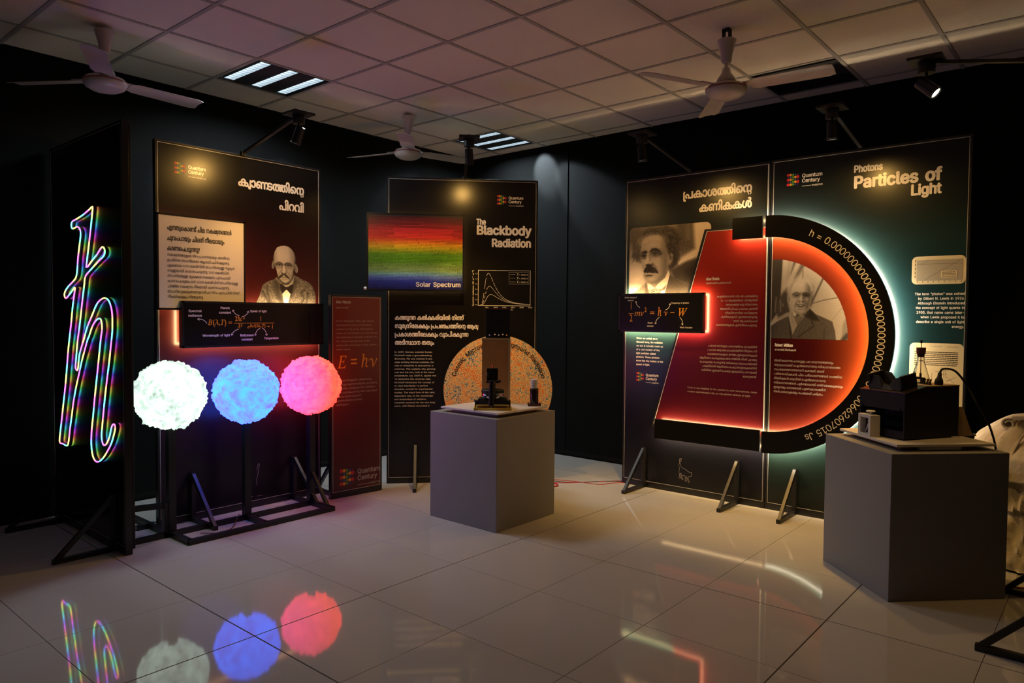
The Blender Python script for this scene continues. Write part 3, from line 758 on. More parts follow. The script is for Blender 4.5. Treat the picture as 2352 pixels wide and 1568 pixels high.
# ---------- 1: tall black panel with the neon letter
PHB = panel('display_panel', 'tall plain black panel carrying the rainbow neon sign at left', (.2, .862), 0, 1.176, 2.475,
            mat('gloss black poster', (.006,.006,.009), .19, 0, .5, vary=(3,.3)), [.17, 1.03])
HB = [(0.785,2.023),(0.78,1.995),(0.761,1.928),(0.73,1.835),(0.698,1.746),(0.673,1.674),(0.677,1.667),(0.7,1.671),(0.76,1.7),(0.844,1.736),(0.9,1.767),(0.931,1.775),(0.957,1.761),(0.961,1.738),(0.936,1.718),(0.857,1.691),(0.759,1.655),(0.672,1.621),(0.645,1.597),(0.633,1.554),(0.609,1.489),(0.576,1.391),(0.542,1.292),(0.509,1.208),(0.482,1.107),(0.468,1.05),(0.475,1.034),(0.496,1.025),(0.514,1.047),(0.528,1.103),(0.552,1.148),(0.622,1.233),(0.645,1.266),(0.682,1.31),(0.749,1.37),(0.821,1.434),(0.876,1.462),(0.944,1.476),(1.002,1.464),(1.04,1.428),(1.058,1.382),(1.059,1.321),(1.055,1.275),(1.033,1.197),(1.004,1.098),(0.968,0.993),(0.938,0.897),(0.908,0.789),(0.889,0.713),(0.877,0.659),(0.889,0.618),(0.918,0.605),(0.956,0.623),(0.997,0.667),(1.031,0.728),(1.062,0.747),(1.083,0.731),(1.062,0.685),(1.022,0.629),(0.968,0.58),(0.9,0.529),(0.83,0.496),(0.775,0.493),(0.733,0.523),(0.714,0.591),(0.724,0.674),(0.749,0.763),(0.781,0.884),(0.82,1.015),(0.859,1.149),(0.889,1.25),(0.901,1.277),(0.905,1.308),(0.893,1.345),(0.866,1.356),(0.817,1.344),(0.761,1.311),(0.714,1.262),(0.702,1.246),(0.68,1.229),(0.642,1.179),(0.58,1.094),(0.532,1.015),(0.475,0.922),(0.425,0.822),(0.39,0.728),(0.355,0.639),(0.332,0.567),(0.303,0.527),(0.23,0.529),(0.164,0.533),(0.169,0.578),(0.203,0.675),(0.241,0.789),(0.287,0.926),(0.315,1.031),(0.344,1.146),(0.38,1.255),(0.407,1.334),(0.433,1.424),(0.468,1.513),(0.481,1.543),(0.47,1.548),(0.437,1.53),(0.366,1.498),(0.315,1.48),(0.29,1.499),(0.299,1.521),(0.352,1.552),(0.447,1.586),(0.494,1.607),(0.518,1.645),(0.536,1.726),(0.561,1.796),(0.586,1.871),(0.573,1.905),(0.536,1.921),(0.491,1.919),(0.448,1.915),(0.43,1.937),(0.447,1.961),(0.523,1.971),(0.627,1.987),(0.729,2.01)]
def resample(pts, step, closed=True):
    P = [Vector((a, 0, b)) for a, b in pts]; n = len(P); dense = []
    for i in range(n):                       # light Catmull-Rom smoothing
        p0, p1, p2, p3 = P[i-1], P[i], P[(i+1) % n], P[(i+2) % n]
        L = (p2-p1).length; k = max(2, int(L/.006))
        for q in range(k):
            t = q/k
            dense.append(.5*((2*p1)+(p2-p0)*t+(2*p0-5*p1+4*p2-p3)*t*t+(3*p1-p0-3*p2+p3)*t**3))
    out = [dense[0]]; acc = 0
    for a, b in zip(dense, dense[1:]+dense[:1]):
        acc += (b-a).length
        if acc >= step: out.append(b); acc = 0
    return out
HP = resample(HB, .012)
def hue(h):
    h = h % 1.0*6; x = 1-abs(h % 2-1)
    return [(1,x,0),(x,1,0),(0,1,x),(0,x,1),(x,0,1),(1,0,x)][int(h)]
NS = thing('neon_sign', 'rainbow neon outline of a barred letter h on the black panel', 'neon sign', (.191, .862, 0), 0)
mbt = MB().tube([(p.x, -.0150, p.z) for p in HP], .0036, 8, True)
met = bpy.data.meshes.new('neon_tube'); met.from_pydata(mbt.v, [], mbt.f)
ca = met.color_attributes.new('Col', 'FLOAT_COLOR', 'POINT'); arr = []
s_ = 0; cum = [0]
for a, b in zip(HP, HP[1:]): s_ += (b-a).length; cum.append(s_)
for k in range(len(HP)):
    c = hue(cum[k]/.21)
    for _ in range(8): arr += [.10+.9*c[0], .10+.8*c[1], .12+1.0*c[2], 1]
ca.data.foreach_set('color', arr); met.update()
link('neon_tube', met, attr_mat('neon glow', .4, .3, 4.6), NS, True)
mbc = MB()
nH = len(HP)
for y0, y1, hw in ((-.0115, -.002, .0036),):
    ring = []
    for i, p in enumerate(HP):
        d = (HP[(i+1) % nH]-HP[i-1]).normalized(); nx = Vector((-d.z, 0, d.x))
        ring.append([(p+nx*hw).x, (p+nx*hw).z, (p-nx*hw).x, (p-nx*hw).z])
    vs = []; fs = []
    for a, b, c, d in ring: vs += [(a, y0, b), (c, y0, d), (c, y1, d), (a, y1, b)]
    for i in range(nH):
        j = (i+1) % nH
        for k in range(4): fs.append((4*i+k, 4*i+(k+1) % 4, 4*j+(k+1) % 4, 4*j+k))
    mbc.add(vs, fs)
obj('neon_channel', mbc, mat('silicone channel', (.10,.10,.11), .45, vary=(30,.1)), NS)
# back frame of that panel
obj('back_cover', MB().bevbox(1.13, 1.175, .034, .050, .03, 2.46, .004), mat('black cloth cover', (.016,.016,.018), .8, vary=(9,.3)), PHB)

# ---------- 2: portrait panel with equation box
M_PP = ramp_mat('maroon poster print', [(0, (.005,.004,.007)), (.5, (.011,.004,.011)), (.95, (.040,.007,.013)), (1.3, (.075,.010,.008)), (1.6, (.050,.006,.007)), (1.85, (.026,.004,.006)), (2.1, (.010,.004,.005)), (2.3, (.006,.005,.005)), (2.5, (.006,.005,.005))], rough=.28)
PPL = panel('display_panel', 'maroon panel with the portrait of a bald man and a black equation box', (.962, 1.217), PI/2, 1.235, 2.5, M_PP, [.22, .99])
L = Lettering()
L.text('ക്വാണ്ടത്തിന്റെ', 1.092, 2.285, .05, width=.527, align='R', bold=.10)
L.text('പിറവി', 1.092, 2.155, .05, width=.209, align='R', bold=.10)
L.build('lettering', M_PRINT, PPL)
logo(PPL, .123, 2.374, .074)
# portrait (cut-out print)
cv = paint_planck(Canvas)
M_PHOTO = attr_mat('printed photograph', .28, .35)
cv.build('portrait_print', PPL, .665, 1.215, 1.455, 1.935, -.0016, (.012,.008,.007), (.92,.80,.68), M_PHOTO, gamma=2.0)
# cream box
CB = raised_box(PPL, 'text_box', -.020, .580, 1.412, 2.027, -.035, -.062, M_CREAM, ledm=mat('faint led tape', (.8,.7,.5), .5, emit=(1.0,.66,.30), estr=LED_E*.16, vary=(60,.1)))
L = Lettering(); yb = -.0645
L.block(['എന്തുകൊണ്ട് ചില നക്ഷത്രങ്ങൾ', 'ചുവപ്പായും ചിലത് നീലയായും', 'കാണപ്പെടുന്നു?'], .045, 1.925, .066, .025, .435, y=yb, bold=.06)
L.block(['നക്ഷത്രങ്ങളുടെ നിറം പ്രധാനമായും അതിന്റെ', 'ഉപരിതല താപനിലയെ ആശ്രയിച്ചിരിക്കുന്നു.', 'ഏകദേശം 5600 കെൽവിൻ താപനിലയുള്ള സൂര്യൻ', 'വെള്ളയായി കാണപ്പെടുന്നു. 3600 കെൽവിൻ', 'താപനിലയുള്ള തൃക്കേട്ട നക്ഷത്രം ചുവപ്പായി', 'കാണപ്പെടുമ്പോൾ 25000 കെൽവിൻ താപനിലയുള്ള', 'ചിത്തിര നക്ഷത്രം നീലയായി കാണപ്പെടുന്നു.', 'താപനില ഉയരുന്നതനുസരിച്ച് നിറം ചുവപ്പിൽ നിന്ന്', 'നീലയിലേക്കു നീങ്ങുന്നു.'], .045, 1.757, .0335, .0145, .49, y=yb)
L.build('lettering', M_INK, CB)
# black equation box
EB = raised_box(PPL, 'equation_box', .120, 1.195, 1.164, 1.471, -.055, -.095, M_BOXFACE, rail=.014, ledm=mat('soft led tape', (.8,.7,.5), .5, emit=(1.0,.66,.30), estr=LED_E*.6, vary=(60,.1)))
obj('blank_end', MB().box(1.085, 1.178, -.0968, -.0960, 1.18, 1.455), M_FRAME, EB)
L = Lettering(); yb = -.0975
def ex(px): return .120+(px-460)/(1733-460)*1.075
def ez(py, px=900): 
    top = 118+(px-460)*30/1273; bot = 550-(px-460)*40/1273
    return 1.471-(py-top)/(bot-top)*.307
def eq(L, s, x0, x1, py, h, **kw): L.text(s, ex(x0), ez(py, (x0+x1)/2), h, y=yb, width=ex(x1)-ex(x0), **kw)
for s, a, b, py in (('Spectral', 510, 614, 220), ('radiance', 508, 616, 262), ('Planck', 767, 846, 194), ('constant', 755, 857, 234), ('Speed of light', 1022, 1172, 222), ('Wavelength of light', 620, 847, 442), ('Boltzmann', 934, 1054, 440), ('constant', 945, 1043, 478), ('Temperature', 1148, 1282, 467)):
    eq(L, s, a, b, py, .015, bold=.05)
for p0, p1, bow in (((655,322),(582,285),-.3), ((926,252),(872,200),.3), ((950,262),(1008,213),-.3), ((920,378),(860,432),-.3), ((1110,368),(1068,434),-.3), ((1134,368),(1170,434),.3)):
    L.arrow((ex(p0[0]), ez(p0[1], p0[0])), (ex(p1[0]), ez(p1[1], p1[0])), bow, .0035, yb)
L.build('lettering', mat('lilac white print', (.72,.66,.76), .4, vary=(60,.05)), EB)
L = Lettering()
for s, a, b, py, h in (('𝐵(𝜆,𝑇)', 666, 818, 338, .030), ('=', 832, 866, 334, .022), ('2ℎ𝑐', 890, 955, 302, .027), ('2', 960, 976, 284, .014), ('𝜆', 912, 936, 370, .028), ('5', 938, 954, 352, .014), ('1', 1110, 1128, 300, .026), ('𝑒', 998, 1018, 368, .018), ('ℎ𝑐/(𝜆𝑘', 1020, 1112, 358, .018), ('B', 1113, 1124, 362, .010), ('𝑇)', 1126, 1162, 358, .018), ('− 1', 1176, 1236, 370, .024)):
    L.text(s, ex(a), ez(py, (a+b)/2), h, y=yb, width=ex(b)-ex(a), ui=False, bold=.03)
L.line([(ex(884), ez(321, 930)), (ex(982), ez(321, 930))], .003, yb); L.line([(ex(992), ez(320, 1100)), (ex(1242), ez(320, 1100))], .003, yb)
L.build('lettering', M_ORANGE, EB)
# cat tail sketch low on the poster
L = Lettering()
L.line([(.60+a*.001, b*.001) for a, b in ((60,80),(40,90),(20,100),(22,140),(40,175),(52,195))], .003)
L.line([(.60+a*.001, b*.001) for a, b in ((95,160),(92,200),(104,240),(108,270),(116,300),(112,312),(104,308),(98,280),(94,262))], .003)
L.line([(.695, .078), (.735, .076)], .003)
L.build('cat_outline', M_PRINTDIM, PPL)

# ---------- 3: narrow red panel
PRD = panel('display_panel', 'low narrow dark red panel with the large orange energy formula', (1.188, 2.386), math.radians(84), .448, 1.538,
            ramp_mat('dark red print', [(0, (.075,.010,.012)), (.6, (.10,.012,.014)), (1.0, (.12,.016,.016)), (1.3, (.15,.022,.018)), (1.54, (.17,.028,.020))]), [], trim=True)
foot(PRD, .06, back=True); foot(PRD, .38, back=True)
L = Lettering()
L.text('Max Planck', .045, 1.475, .020, width=.125, bold=.10)
L.text('മാക്സ് പ്ലാങ്ക്', .045, 1.436, .011, width=.105)
L.block(['On 14 December 1900, Max Planck', 'presented his theory of blackbody', 'radiation to the world. This became', 'known as the Planck’s Law and marked', 'the beginning of quantum sciences. For', 'this, Planck assumed that bodies', 'absorb and emit energy in tiny packets', 'called quanta.'], .045, 1.335, .0305, .0125, .36)
L.block(['പരീക്ഷണങ്ങളുമായി പൂർണ്ണമായും', 'ചേർന്നുപോകുന്നതായിരുന്നു പ്ലാങ്കിന്റെ', 'സിദ്ധാന്തം. വസ്തുക്കൾ താപവികിരണം', 'പുറപ്പെടുവിക്കുന്നത് ഊർജപാക്കറ്റുകൾ', 'അഥവാ ക്വാണ്ട ആയാണ്', 'എന്നതായിരുന്നു അതിന്റെ', 'അടിസ്ഥാനം.'], .045, .885, .0305, .0115, .36)
L.build('lettering', M_PRINTDIM, PRD)
L = Lettering(); L.text('𝐸 = ℎ𝜈', .062, .985, .078, width=.345, ui=False, bold=.015); L.build('lettering', M_ORANGE, PRD)
logo(PRD, .075, .215, .125, dim=True)

# ---------- 4: blackbody panel
AB = math.radians(47)
PBB = panel('display_panel', 'black angled panel titled about blackbody radiation with a rainbow spectrum box', (1.092, 3.001), AB, 1.242, 2.515,
            mat('black poster print', (.008,.007,.007), .25, 0, .5, vary=(3,.25)), [.235, 1.0])
L = Lettering()
L.text('The', .73, 2.144, .044, width=.078, bold=.11); L.text('Blackbody', .73, 2.062, .072, width=.458, bold=.10); L.text('Radiation', .856, 1.962, .064, width=.332, bold=.10)
L.block(['കത്തുന്ന കൽക്കരിയിൽ നിന്ന്', 'സൂര്യനിലേക്കും പ്രപഞ്ചത്തിന്റെ ആദ്യ', 'പ്രകാശത്തിലേക്കും വ്യാപിക്കുന്ന', 'അടിസ്ഥാന തത്വം'], .065, 1.352, .0685, .030, .685, bold=.08)
L.block(['In 1859, German scientist Gustav', 'Kirchhoff made a groundbreaking', 'discovery. For any material in any', 'state emitting thermal radiation, the', 'ratio of emissivity to absorptivity is', 'universal. This explains why glowing', 'coal and hot iron, both at the same', 'temperature, say 1000 K, appear red.', 'To determine this universal ratio,', 'Kirchhoff introduced the concept of', 'an ideal blackbody—a perfect', 'absorber—crucial for experimental', 'studies. The exact form of this ratio,', 'dependent only on the wavelength', 'and temperature of radiation,', 'remained unsolved for the next forty', 'years, until Planck uncovered it.'], .062, 1.080, .0278, .0125, .345)
# chart
cx0, cx1, cz0, cz1 = .748, 1.184, 1.474, 1.766
L.line([(cx0, cz0), (cx1, cz0), (cx1, cz1), (cx0, cz1), (cx0, cz0)], .003)
pk = None
for T, dash in ((5000, 2), (4500, 1), (4000, 0)):
    xs_ = [.1+2.9*i/90 for i in range(91)]
    ys_ = [(1/x**5)/(math.exp(min(600, 14387.8/(x*T)))-1) for x in xs_]
    if pk is None: pk = max(ys_)/.93
    pts = [(cx0+(cx1-cx0)*x/3.0, cz0+.006+(cz1-cz0-.01)*y/pk) for x, y in zip(xs_, ys_)]
    for i in range(len(pts)-1):
        if dash == 1 and i % 2: continue
        if dash == 2 and i % 4 == 3: continue
        L.line(pts[i:i+2], .0024)
L.line([(1.005, 1.752), (1.172, 1.752), (1.172, 1.655), (1.005, 1.655), (1.005, 1.752)], .0012)
for i, T in enumerate(('4000', '4500', '5000')):
    z = 1.735-i*.031; L.text('𝑇', 1.068, z-.008, .014, ui=False); L.text('= '+T+' K', 1.085, z-.008, .012, width=.078)
    if i == 0: L.line([(1.015, z), (1.055, z)], .0018)
    else:
        for q in range(4): L.line([(1.015+q*.011, z), (1.015+q*.011+(.006 if i == 1 else .008), z)], .0018)
for i, s in enumerate(('500', '1000', '1500', '2000', '2500', '3000')): L.text(s, cx0+(cx1-cx0)*(i+1)/6.0, 1.455, .010, align='C')
for i in range(7): L.text('%.1f' % (i*.2), cx0-.006, cz0+.006+(cz1-cz0)*i*.2/1.36-.004, .009, align='R')
L.text('Wavelength (nm)', .965, 1.437, .013, align='C')
L.text('Spectral radiance (W sr⁻¹ m⁻³)', 0, 0, .013, width=.30, trans=lambda x, z: (.712-z, 1.468+x))
L.build('lettering', M_PRINT, PBB)
logo(PBB, .901, 2.388, .077)
# rainbow spectrum box
SB = raised_box(PBB, 'spectrum_box', -.158, .629, 1.585, 2.212, -.035, -.065, M_INK, ledm=mat('dim led tape', (.8,.7,.5), .5, emit=(1.0,.60,.20), estr=LED_E*.2, vary=(60,.1)))
vs = []; fs = []; cols = []
bands = [(0,(0.068,0.008,0.011)),(.10,(0.216,0.014,0.016)),(.20,(0.675,0.027,0.027)),(.30,(0.837,0.047,0.020)),(.36,(0.891,0.216,0.016)),(.41,(0.918,0.486,0.014)),(.46,(0.486,0.459,0.014)),(.52,(0.135,0.351,0.011)),(.62,(0.115,0.311,0.011)),(.70,(0.230,0.378,0.081)),(.76,(0.297,0.486,0.162)),(.80,(0.216,0.486,0.486)),(.84,(0.135,0.216,0.608)),(.90,(0.030,0.047,0.351)),(1.0,(0.011,0.014,0.135))]
def band(t):
    for (a, ca_), (b, cb) in zip(bands, bands[1:]):
        if t <= b: q = (t-a)/(b-a); return [u_+(v_-u_)*q for u_, v_ in zip(ca_, cb)]
    return bands[-1][1]
NR = 50; sx0, sx1, sz0, sz1 = -.143, .614, 1.600, 2.190
for i in range(NR):
    zt = sz1-(sz1-sz0)*i/NR; zb = zt-(sz1-sz0)/NR*.88; t = i/(NR-1); x = sx0
    dens = .012+.075*min(1, max(0, (t-.15)/.7))
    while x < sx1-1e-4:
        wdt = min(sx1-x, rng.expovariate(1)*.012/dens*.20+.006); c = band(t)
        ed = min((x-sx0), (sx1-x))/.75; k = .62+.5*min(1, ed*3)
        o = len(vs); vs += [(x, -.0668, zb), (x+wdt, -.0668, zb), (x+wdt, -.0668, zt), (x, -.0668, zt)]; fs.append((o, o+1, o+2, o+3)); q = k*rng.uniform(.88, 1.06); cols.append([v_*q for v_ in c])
        x += wdt+rng.choice((.0012, .0015, .002, .004 if rng.random() < .15 else .0015))
me = bpy.data.meshes.new('spectrum_print'); me.from_pydata(vs, [], fs); ca = me.color_attributes.new('Col', 'FLOAT_COLOR', 'CORNER')
fl_ = np.ones((len(fs)*4, 4), np.float32); fl_[:, :3] = np.repeat(np.array(cols, np.float32), 4, 0); ca.data.foreach_set('color', fl_.ravel())
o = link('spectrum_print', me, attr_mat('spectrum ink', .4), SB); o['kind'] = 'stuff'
L = Lettering(); L.text('Solar Spectrum', .60, 1.622, .036, y=-.0685, width=.365, align='R', bold=.07); L.build('lettering', M_PRINT, SB)
obj('power_socket', MB().cyl((-.158, -.045, 1.605), (-.18, -.045, 1.605), .012, n=10), M_WHITEP, SB)
# speckled disc
mcm = bpy.data.materials.new('speckled microwave map'); mcm.use_nodes = True; nt = mcm.node_tree; b = nt.nodes['Principled BSDF']; b.inputs['Roughness'].default_value = .45
tc = nt.nodes.new('ShaderNodeTexCoord'); n1 = nt.nodes.new('ShaderNodeTexNoise'); n1.inputs['Scale'].default_value = 115; n1.inputs['Detail'].default_value = 2.5; n1.inputs['Roughness'].default_value = .65
n2 = nt.nodes.new('ShaderNodeTexNoise'); n2.inputs['Scale'].default_value = 9; n2.inputs['Detail'].default_value = 2
nt.links.new(tc.outputs['Object'], n1.inputs['Vector']); nt.links.new(tc.outputs['Object'], n2.inputs['Vector'])
ad = nt.nodes.new('ShaderNodeMath'); ad.operation = 'MULTIPLY_ADD'; ad.inputs[1].default_value = .30; nt.links.new(n2.outputs['Fac'], ad.inputs[0]); nt.links.new(n1.outputs['Fac'], ad.inputs[2])
cr = nt.nodes.new('ShaderNodeValToRGB'); nt.links.new(ad.outputs[0], cr.inputs['Fac']); el = cr.color_ramp.elements
st = [(.48,(.02,.04,.22)),(.545,(.06,.17,.36)),(.58,(.34,.52,.36)),(.61,(.88,.70,.36)),(.67,(.92,.66,.28)),(.71,(.90,.42,.10)),(.76,(.76,.14,.03))]
while len(el) < len(st): el.new(.5)
for e, (p, c) in zip(el, st): e.position = p; e.color = (*c, 1)
nt.links.new(cr.outputs['Color'], b.inputs['Base Color'])
DC = (.916, .777); DR = .452
obj('disc_backing', MB().cyl((DC[0]-.012, -.015, DC[1]), (DC[0]-.012, -.048, DC[1]), DR-.004, n=96), M_FRAME, PBB)
dk = obj('map_disc', MB().cyl((DC[0], -.048, DC[1]), (DC[0], -.056, DC[1]), DR, n=96), mcm, PBB)
L = Lettering()
def arc_text(L, s, c, R, a0, a1, h, y, bold=0, inward=False):
    """characters along a circle from angle a0 to a1 (radians, clockwise), tops outward"""
    items, adv = layout(s, True, bold*capheight(True)*.8); k = h/capheight(True)
    for vv, ff in items:
        o = len(L.v); mid = (min(p[0] for p in vv)+max(p[0] for p in vv))/2
        th = a0+(a1-a0)*mid/adv
        for px, py in vv:
            lx = (px-mid)*k; r = R+py*k
            L.v.append((c[0]+r*math.cos(th)+lx*math.sin(th), y, c[1]+r*math.sin(th)-lx*math.cos(th)))
        L.f += [tuple(i+o for i in f) for f in ff]
arc_text(L, 'Cosmic Microwave Background Radiation', DC, .372, math.radians(163), math.radians(14), .036, -.0575, .03)
L.build('lettering', M_INK, dk)

# ---------- 5: particles-of-light panels
M_PE = ramp_mat('teal black print', [(0, (.007,.007,.008)), (.55, (.006,.007,.016)), (1.0, (.010,.020,.032)), (1.25, (.030,.090,.10)), (1.6, (.022,.06,.068)), (1.9, (.008,.014,.017)), (2.5, (.006,.006,.006))])
PEI = panel('display_panel', 'dark panel with the wild-haired man portrait and red slanted board', (2.523, 4.343), 0, 1.205, 2.51, M_PE, [.21, 1.0])
M_PH = ramp_mat('deep teal print', [(0, (.006,.008,.007)), (.35, (.012,.024,.018)), (.9, (.012,.040,.046)), (1.5, (.009,.036,.044)), (1.9, (.012,.032,.032)), (2.12, (.008,.014,.014)), (2.5, (.006,.006,.006))])
PPH = panel('display_panel', 'dark teal panel with the glowing half ring and smiling man portrait', (2.523+1.210, 4.343), 0, 1.225, 2.515, M_PH, [.215, 1.02])
L = Lettering()
L.text('പ്രകാശത്തിന്റെ', 1.068, 2.312, .052, width=.547, align='R', bold=.10)
L.text('കണികകൾ', 1.069, 2.200, .052, width=.414, align='R', bold=.10)
L.block(['When we switch on a', 'filament lamp, the radiation', 'we see is actually made up', 'of a vast number of tiny', 'light particles called', 'photons. These photons', 'move like tiny bullets at the', 'speed of light.'], .119, 1.208, .0305, .0135, .247, bold=.08)
L.build('lettering', M_PRINT, PEI)
logo(PEI, .122, .937, .072)
# portrait
cv = paint_einstein(Canvas)
cv.build('portrait_print', PEI, .042, .755, 1.575, 2.118, -.0016, (.014,.010,.007), (.88,.72,.56), M_PHOTO, gamma=2.2)
# red slanted board
M_RED = ramp_mat('red board print', [(.5, (.050,.003,.003)), (.8, (.055,.003,.010)), (1.05, (.065,.004,.018)), (1.3, (.12,.006,.010)), (1.6, (.18,.011,.007)), (2.06, (.26,.018,.010))], spec=.3)
RQ = [(.292, .50), (1.188, .50), (1.188, 2.046), (.728, 2.046)]
rb = obj('red_board', MB().prism([(.300,.53),(1.186,.53),(1.186,2.040),(.732,2.040)], -.0135, -.0125), M_RED, PEI)
obj('red_board_body', MB().prism([(.270,.50),(1.188,.50),(1.188,2.060),(.708,2.060)], -.0125, -.001), M_FRAME, PEI)
tr = MB(); tr.bar((.2955, -.0135, .53), (.728, -.0135, 2.043), .004, .003); tr.bar((.728, -.0135, 2.043), (1.186, -.0135, 2.043), .003, .003); obj('edge_trim', tr, M_TRIM, PEI)
obj('edge_trim', MB().box(1.1885, 1.1925, -.016, -.001, .44, 2.49), M_TRIM, PEI)
L = Lettering(); yb = -.0150
L.text('Albert Einstein', .727, 1.672, .020, y=yb, width=.108, bold=.10); L.text('ആൽബെർട്ട് ഐൻസ്റ്റൈൻ', .727, 1.643, .0115, y=yb, width=.198)
L.block(['ഐൻസ്റ്റൈൻ 1905-ൽ പ്ലാങ്കിന്റെ', '(E = hν) ആശയങ്ങൾ പിന്തുടർന്ന്', 'രസകരമായ ഒരു സിദ്ധാന്തം', 'അവതരിപ്പിച്ചു. പ്രകാശം എന്നത്', 'നിശ്ചിത ഊർജം വഹിക്കുന്ന', 'കണികകളാണ് എന്നതായിരുന്നു', 'അത്. ആ കണികകൾ', 'ഫോട്ടോണുകൾ എന്നറിയപ്പെടുന്നു.'], 1.132, 1.540, .0305, .0125, .315, y=yb, align='R')
L.block(['പ്രകാശ വൈദ്യുത പ്രഭാവത്തിന്റെ കാര്യത്തിൽ', 'പ്രകാശം ഒരു ലോഹപ്രതലത്തിൽ വീഴുമ്പോൾ', 'ഫോട്ടോണുകളുടെ ഊർജം ഇലക്ട്രോണുകൾ', 'ആഗിരണം ചെയ്യുകയും ലോഹത്തിൽ നിന്ന് പുറത്തു', 'പോവുകയും ചെയ്യുന്നു. ഒരിക്കലും ഒരു ഫോട്ടോൺ', 'പകുതിയായി ആഗിരണം ചെയ്യാൻ ഇലക്ട്രോണിന്', 'കഴിയില്ല. ഇതാണ് ഫോട്ടോ ഇലക്ട്രിക് പ്രഭാവമായി', 'കാണുന്നത്.'], 1.135, 1.168, .0312, .0125, .45, y=yb, align='R')
L.block(['From X-ray imaging to the camera in your smartphone, many', 'modern technologies rely on this photon picture of light.'], .588, .838, .0305, .0125, .552, y=yb)
L.build('lettering', M_PRINTDIM, PEI)
# raised equation box
EQ = raised_box(PEI, 'equation_box', .000, .745, 1.268, 1.578, -.050, -.085, M_BOXFACE, rail=.014, ins=.008)
L = Lettering(); yb = -.0875
def qx(px): return .0+(px-118)/(1133-118)*.745
def qz(py, px=600):
    top = 395-(px-118)*27/1015; bot = 842+(px-118)*20/1015
    return 1.578-(py-top)/(bot-top)*.31
for s, a, b, py in (('Kinetic energy of', 193, 346, 446), ('electron', 233, 307, 481), ('Frequency of photon', 764, 971, 506), ('Planck', 486, 549, 747), ('constant', 477, 558, 783), ('Work function', 871, 1013, 800)):
    L.text(s, qx(a), qz(py, (a+b)/2), .012, y=yb, width=qx(b)-qx(a), bold=.03)
for p0, p1, bow in (((386,555),(336,482),.3), ((698,583),(752,505),-.35), ((626,672),(582,752),-.3), ((868,670),(898,762),.3)):
    L.arrow((qx(p0[0]), qz(p0[1], p0[0])), (qx(p1[0]), qz(p1[1], p1[0])), bow, .0035, yb)
L.build('lettering', M_PRINT, EQ)
L = Lettering()
for s, a, b, py, h in (('1', 262, 290, 578, .048), ('2', 258, 296, 722, .048), ('𝑚𝑣', 322, 438, 655, .040), ('2', 443, 472, 608, .030), ('=', 508, 572, 648, .034), ('ℎ', 606, 652, 655, .052), ('𝜈', 676, 722, 655, .040), ('−', 752, 810, 640, .03), ('𝑊', 846, 942, 655, .052)):
    L.text(s, qx(a), qz(py, (a+b)/2), h, y=yb, width=qx(b)-qx(a), ui=False, bold=.02)
L.line([(qx(246), qz(627, 276)), (qx(308), qz(627, 276))], .004, yb); L.build('lettering', M_ORANGE, EQ)
# black arms of the big letter
def arm(x0, x1, z0, z1):
    b = obj('black_arm', MB().bevbox(x0, x1, -.082, -.062, z0, z1, .0015), M_BOXFACE, PEI)
    for a_, b_, c_, d_ in ((x0+.01, x1-.01, z1-.022, z1-.012), (x0+.01, x1-.01, z0+.012, z0+.022)): obj('led_tape', MB().box(a_, b_, -.062, -.058, c_, d_), M_LED, b)
    so = MB()
    for px in (x0+.05, x1-.05): so.cyl((px, -.062, (z0+z1)/2), (px, -.001, (z0+z1)/2), .007, n=8)
    obj('stand_off', so, M_FRAME, b)['kind'] = 'stuff'
    return b
arm(.958, 1.182, 1.960, 2.116); arm(.340, 1.190, .426, .580)
# cat outline
L = Lettering(); CX, CZ, CS = .514, .277, .181/246
cat = [(700,835),(675,835),(665,850),(672,880),(660,905),(668,940),(665,985),(672,1020),(664,1045),(680,1048),(690,1030),(680,1000),(690,990),(695,1010),(700,1050),(715,1060),(718,1050),(704,1022),(712,1008),(740,1012),(748,1040),(744,1060),(760,1072),(764,1060),(756,1030),(764,1018),(790,1075),(803,1076),(780,1030),(800,1010),(822,1010),(826,985),(828,962),(815,970),(790,965),(740,940),(700,930),(680,900),(675,870),(690,855),(692,838)]
L.line([(CX+(a-655)*CS*.9, CZ-(b-832)*CS) for a, b in cat], .0022); L.build('cat_outline', M_PRINTDIM, PEI)
# --- right panel: half ring
OX = 1.210
RC = (1.200-OX+.004, 1.268); RO, RI = .848, .694
def half_ring(ri, ro, y0, y1, n=72, a0=-PI/2, a1=PI/2, c=RC):
    mb = MB(); vs = []; fs = []
    for k in range(n+1):
        t = a0+(a1-a0)*k/n
        for r, y in ((ri, y0), (ro, y0), (ro, y1), (ri, y1)): vs.append((c[0]+r*math.cos(t), y, c[1]+r*math.sin(t)))
    for k in range(n):
        for q in range(4): fs.append((4*k+q, 4*k+(q+1) % 4, 4*k+4+(q+1) % 4, 4*k+4+q))
    fs += [(0,1,2,3), (4*n, 4*n+3, 4*n+2, 4*n+1)]
    return mb.add(vs, fs)
rg = obj('black_ring', half_ring(RI, RO, -.082, -.062), M_BOXFACE, PPH)
obj('led_tape', half_ring(RI+.012, RI+.022, -.062, -.058), M_LED, rg); obj('led_tape', half_ring(RO-.022, RO-.012, -.062, -.058), mat('white led tape', (.8,.8,.8), .5, emit=(1.0,.86,.62), estr=LED_E*1.4, vary=(60,.1)), rg)
so = MB()
for k in range(5):
    t = -PI/2+.12+(PI-.24)*k/4; so.cyl((RC[0]+.77*math.cos(t), -.062, RC[1]+.77*math.sin(t)), (RC[0]+.77*math.cos(t), -.001, RC[1]+.77*math.sin(t)), .007, n=8)
obj('stand_off', so, M_FRAME, rg)['kind'] = 'stuff'
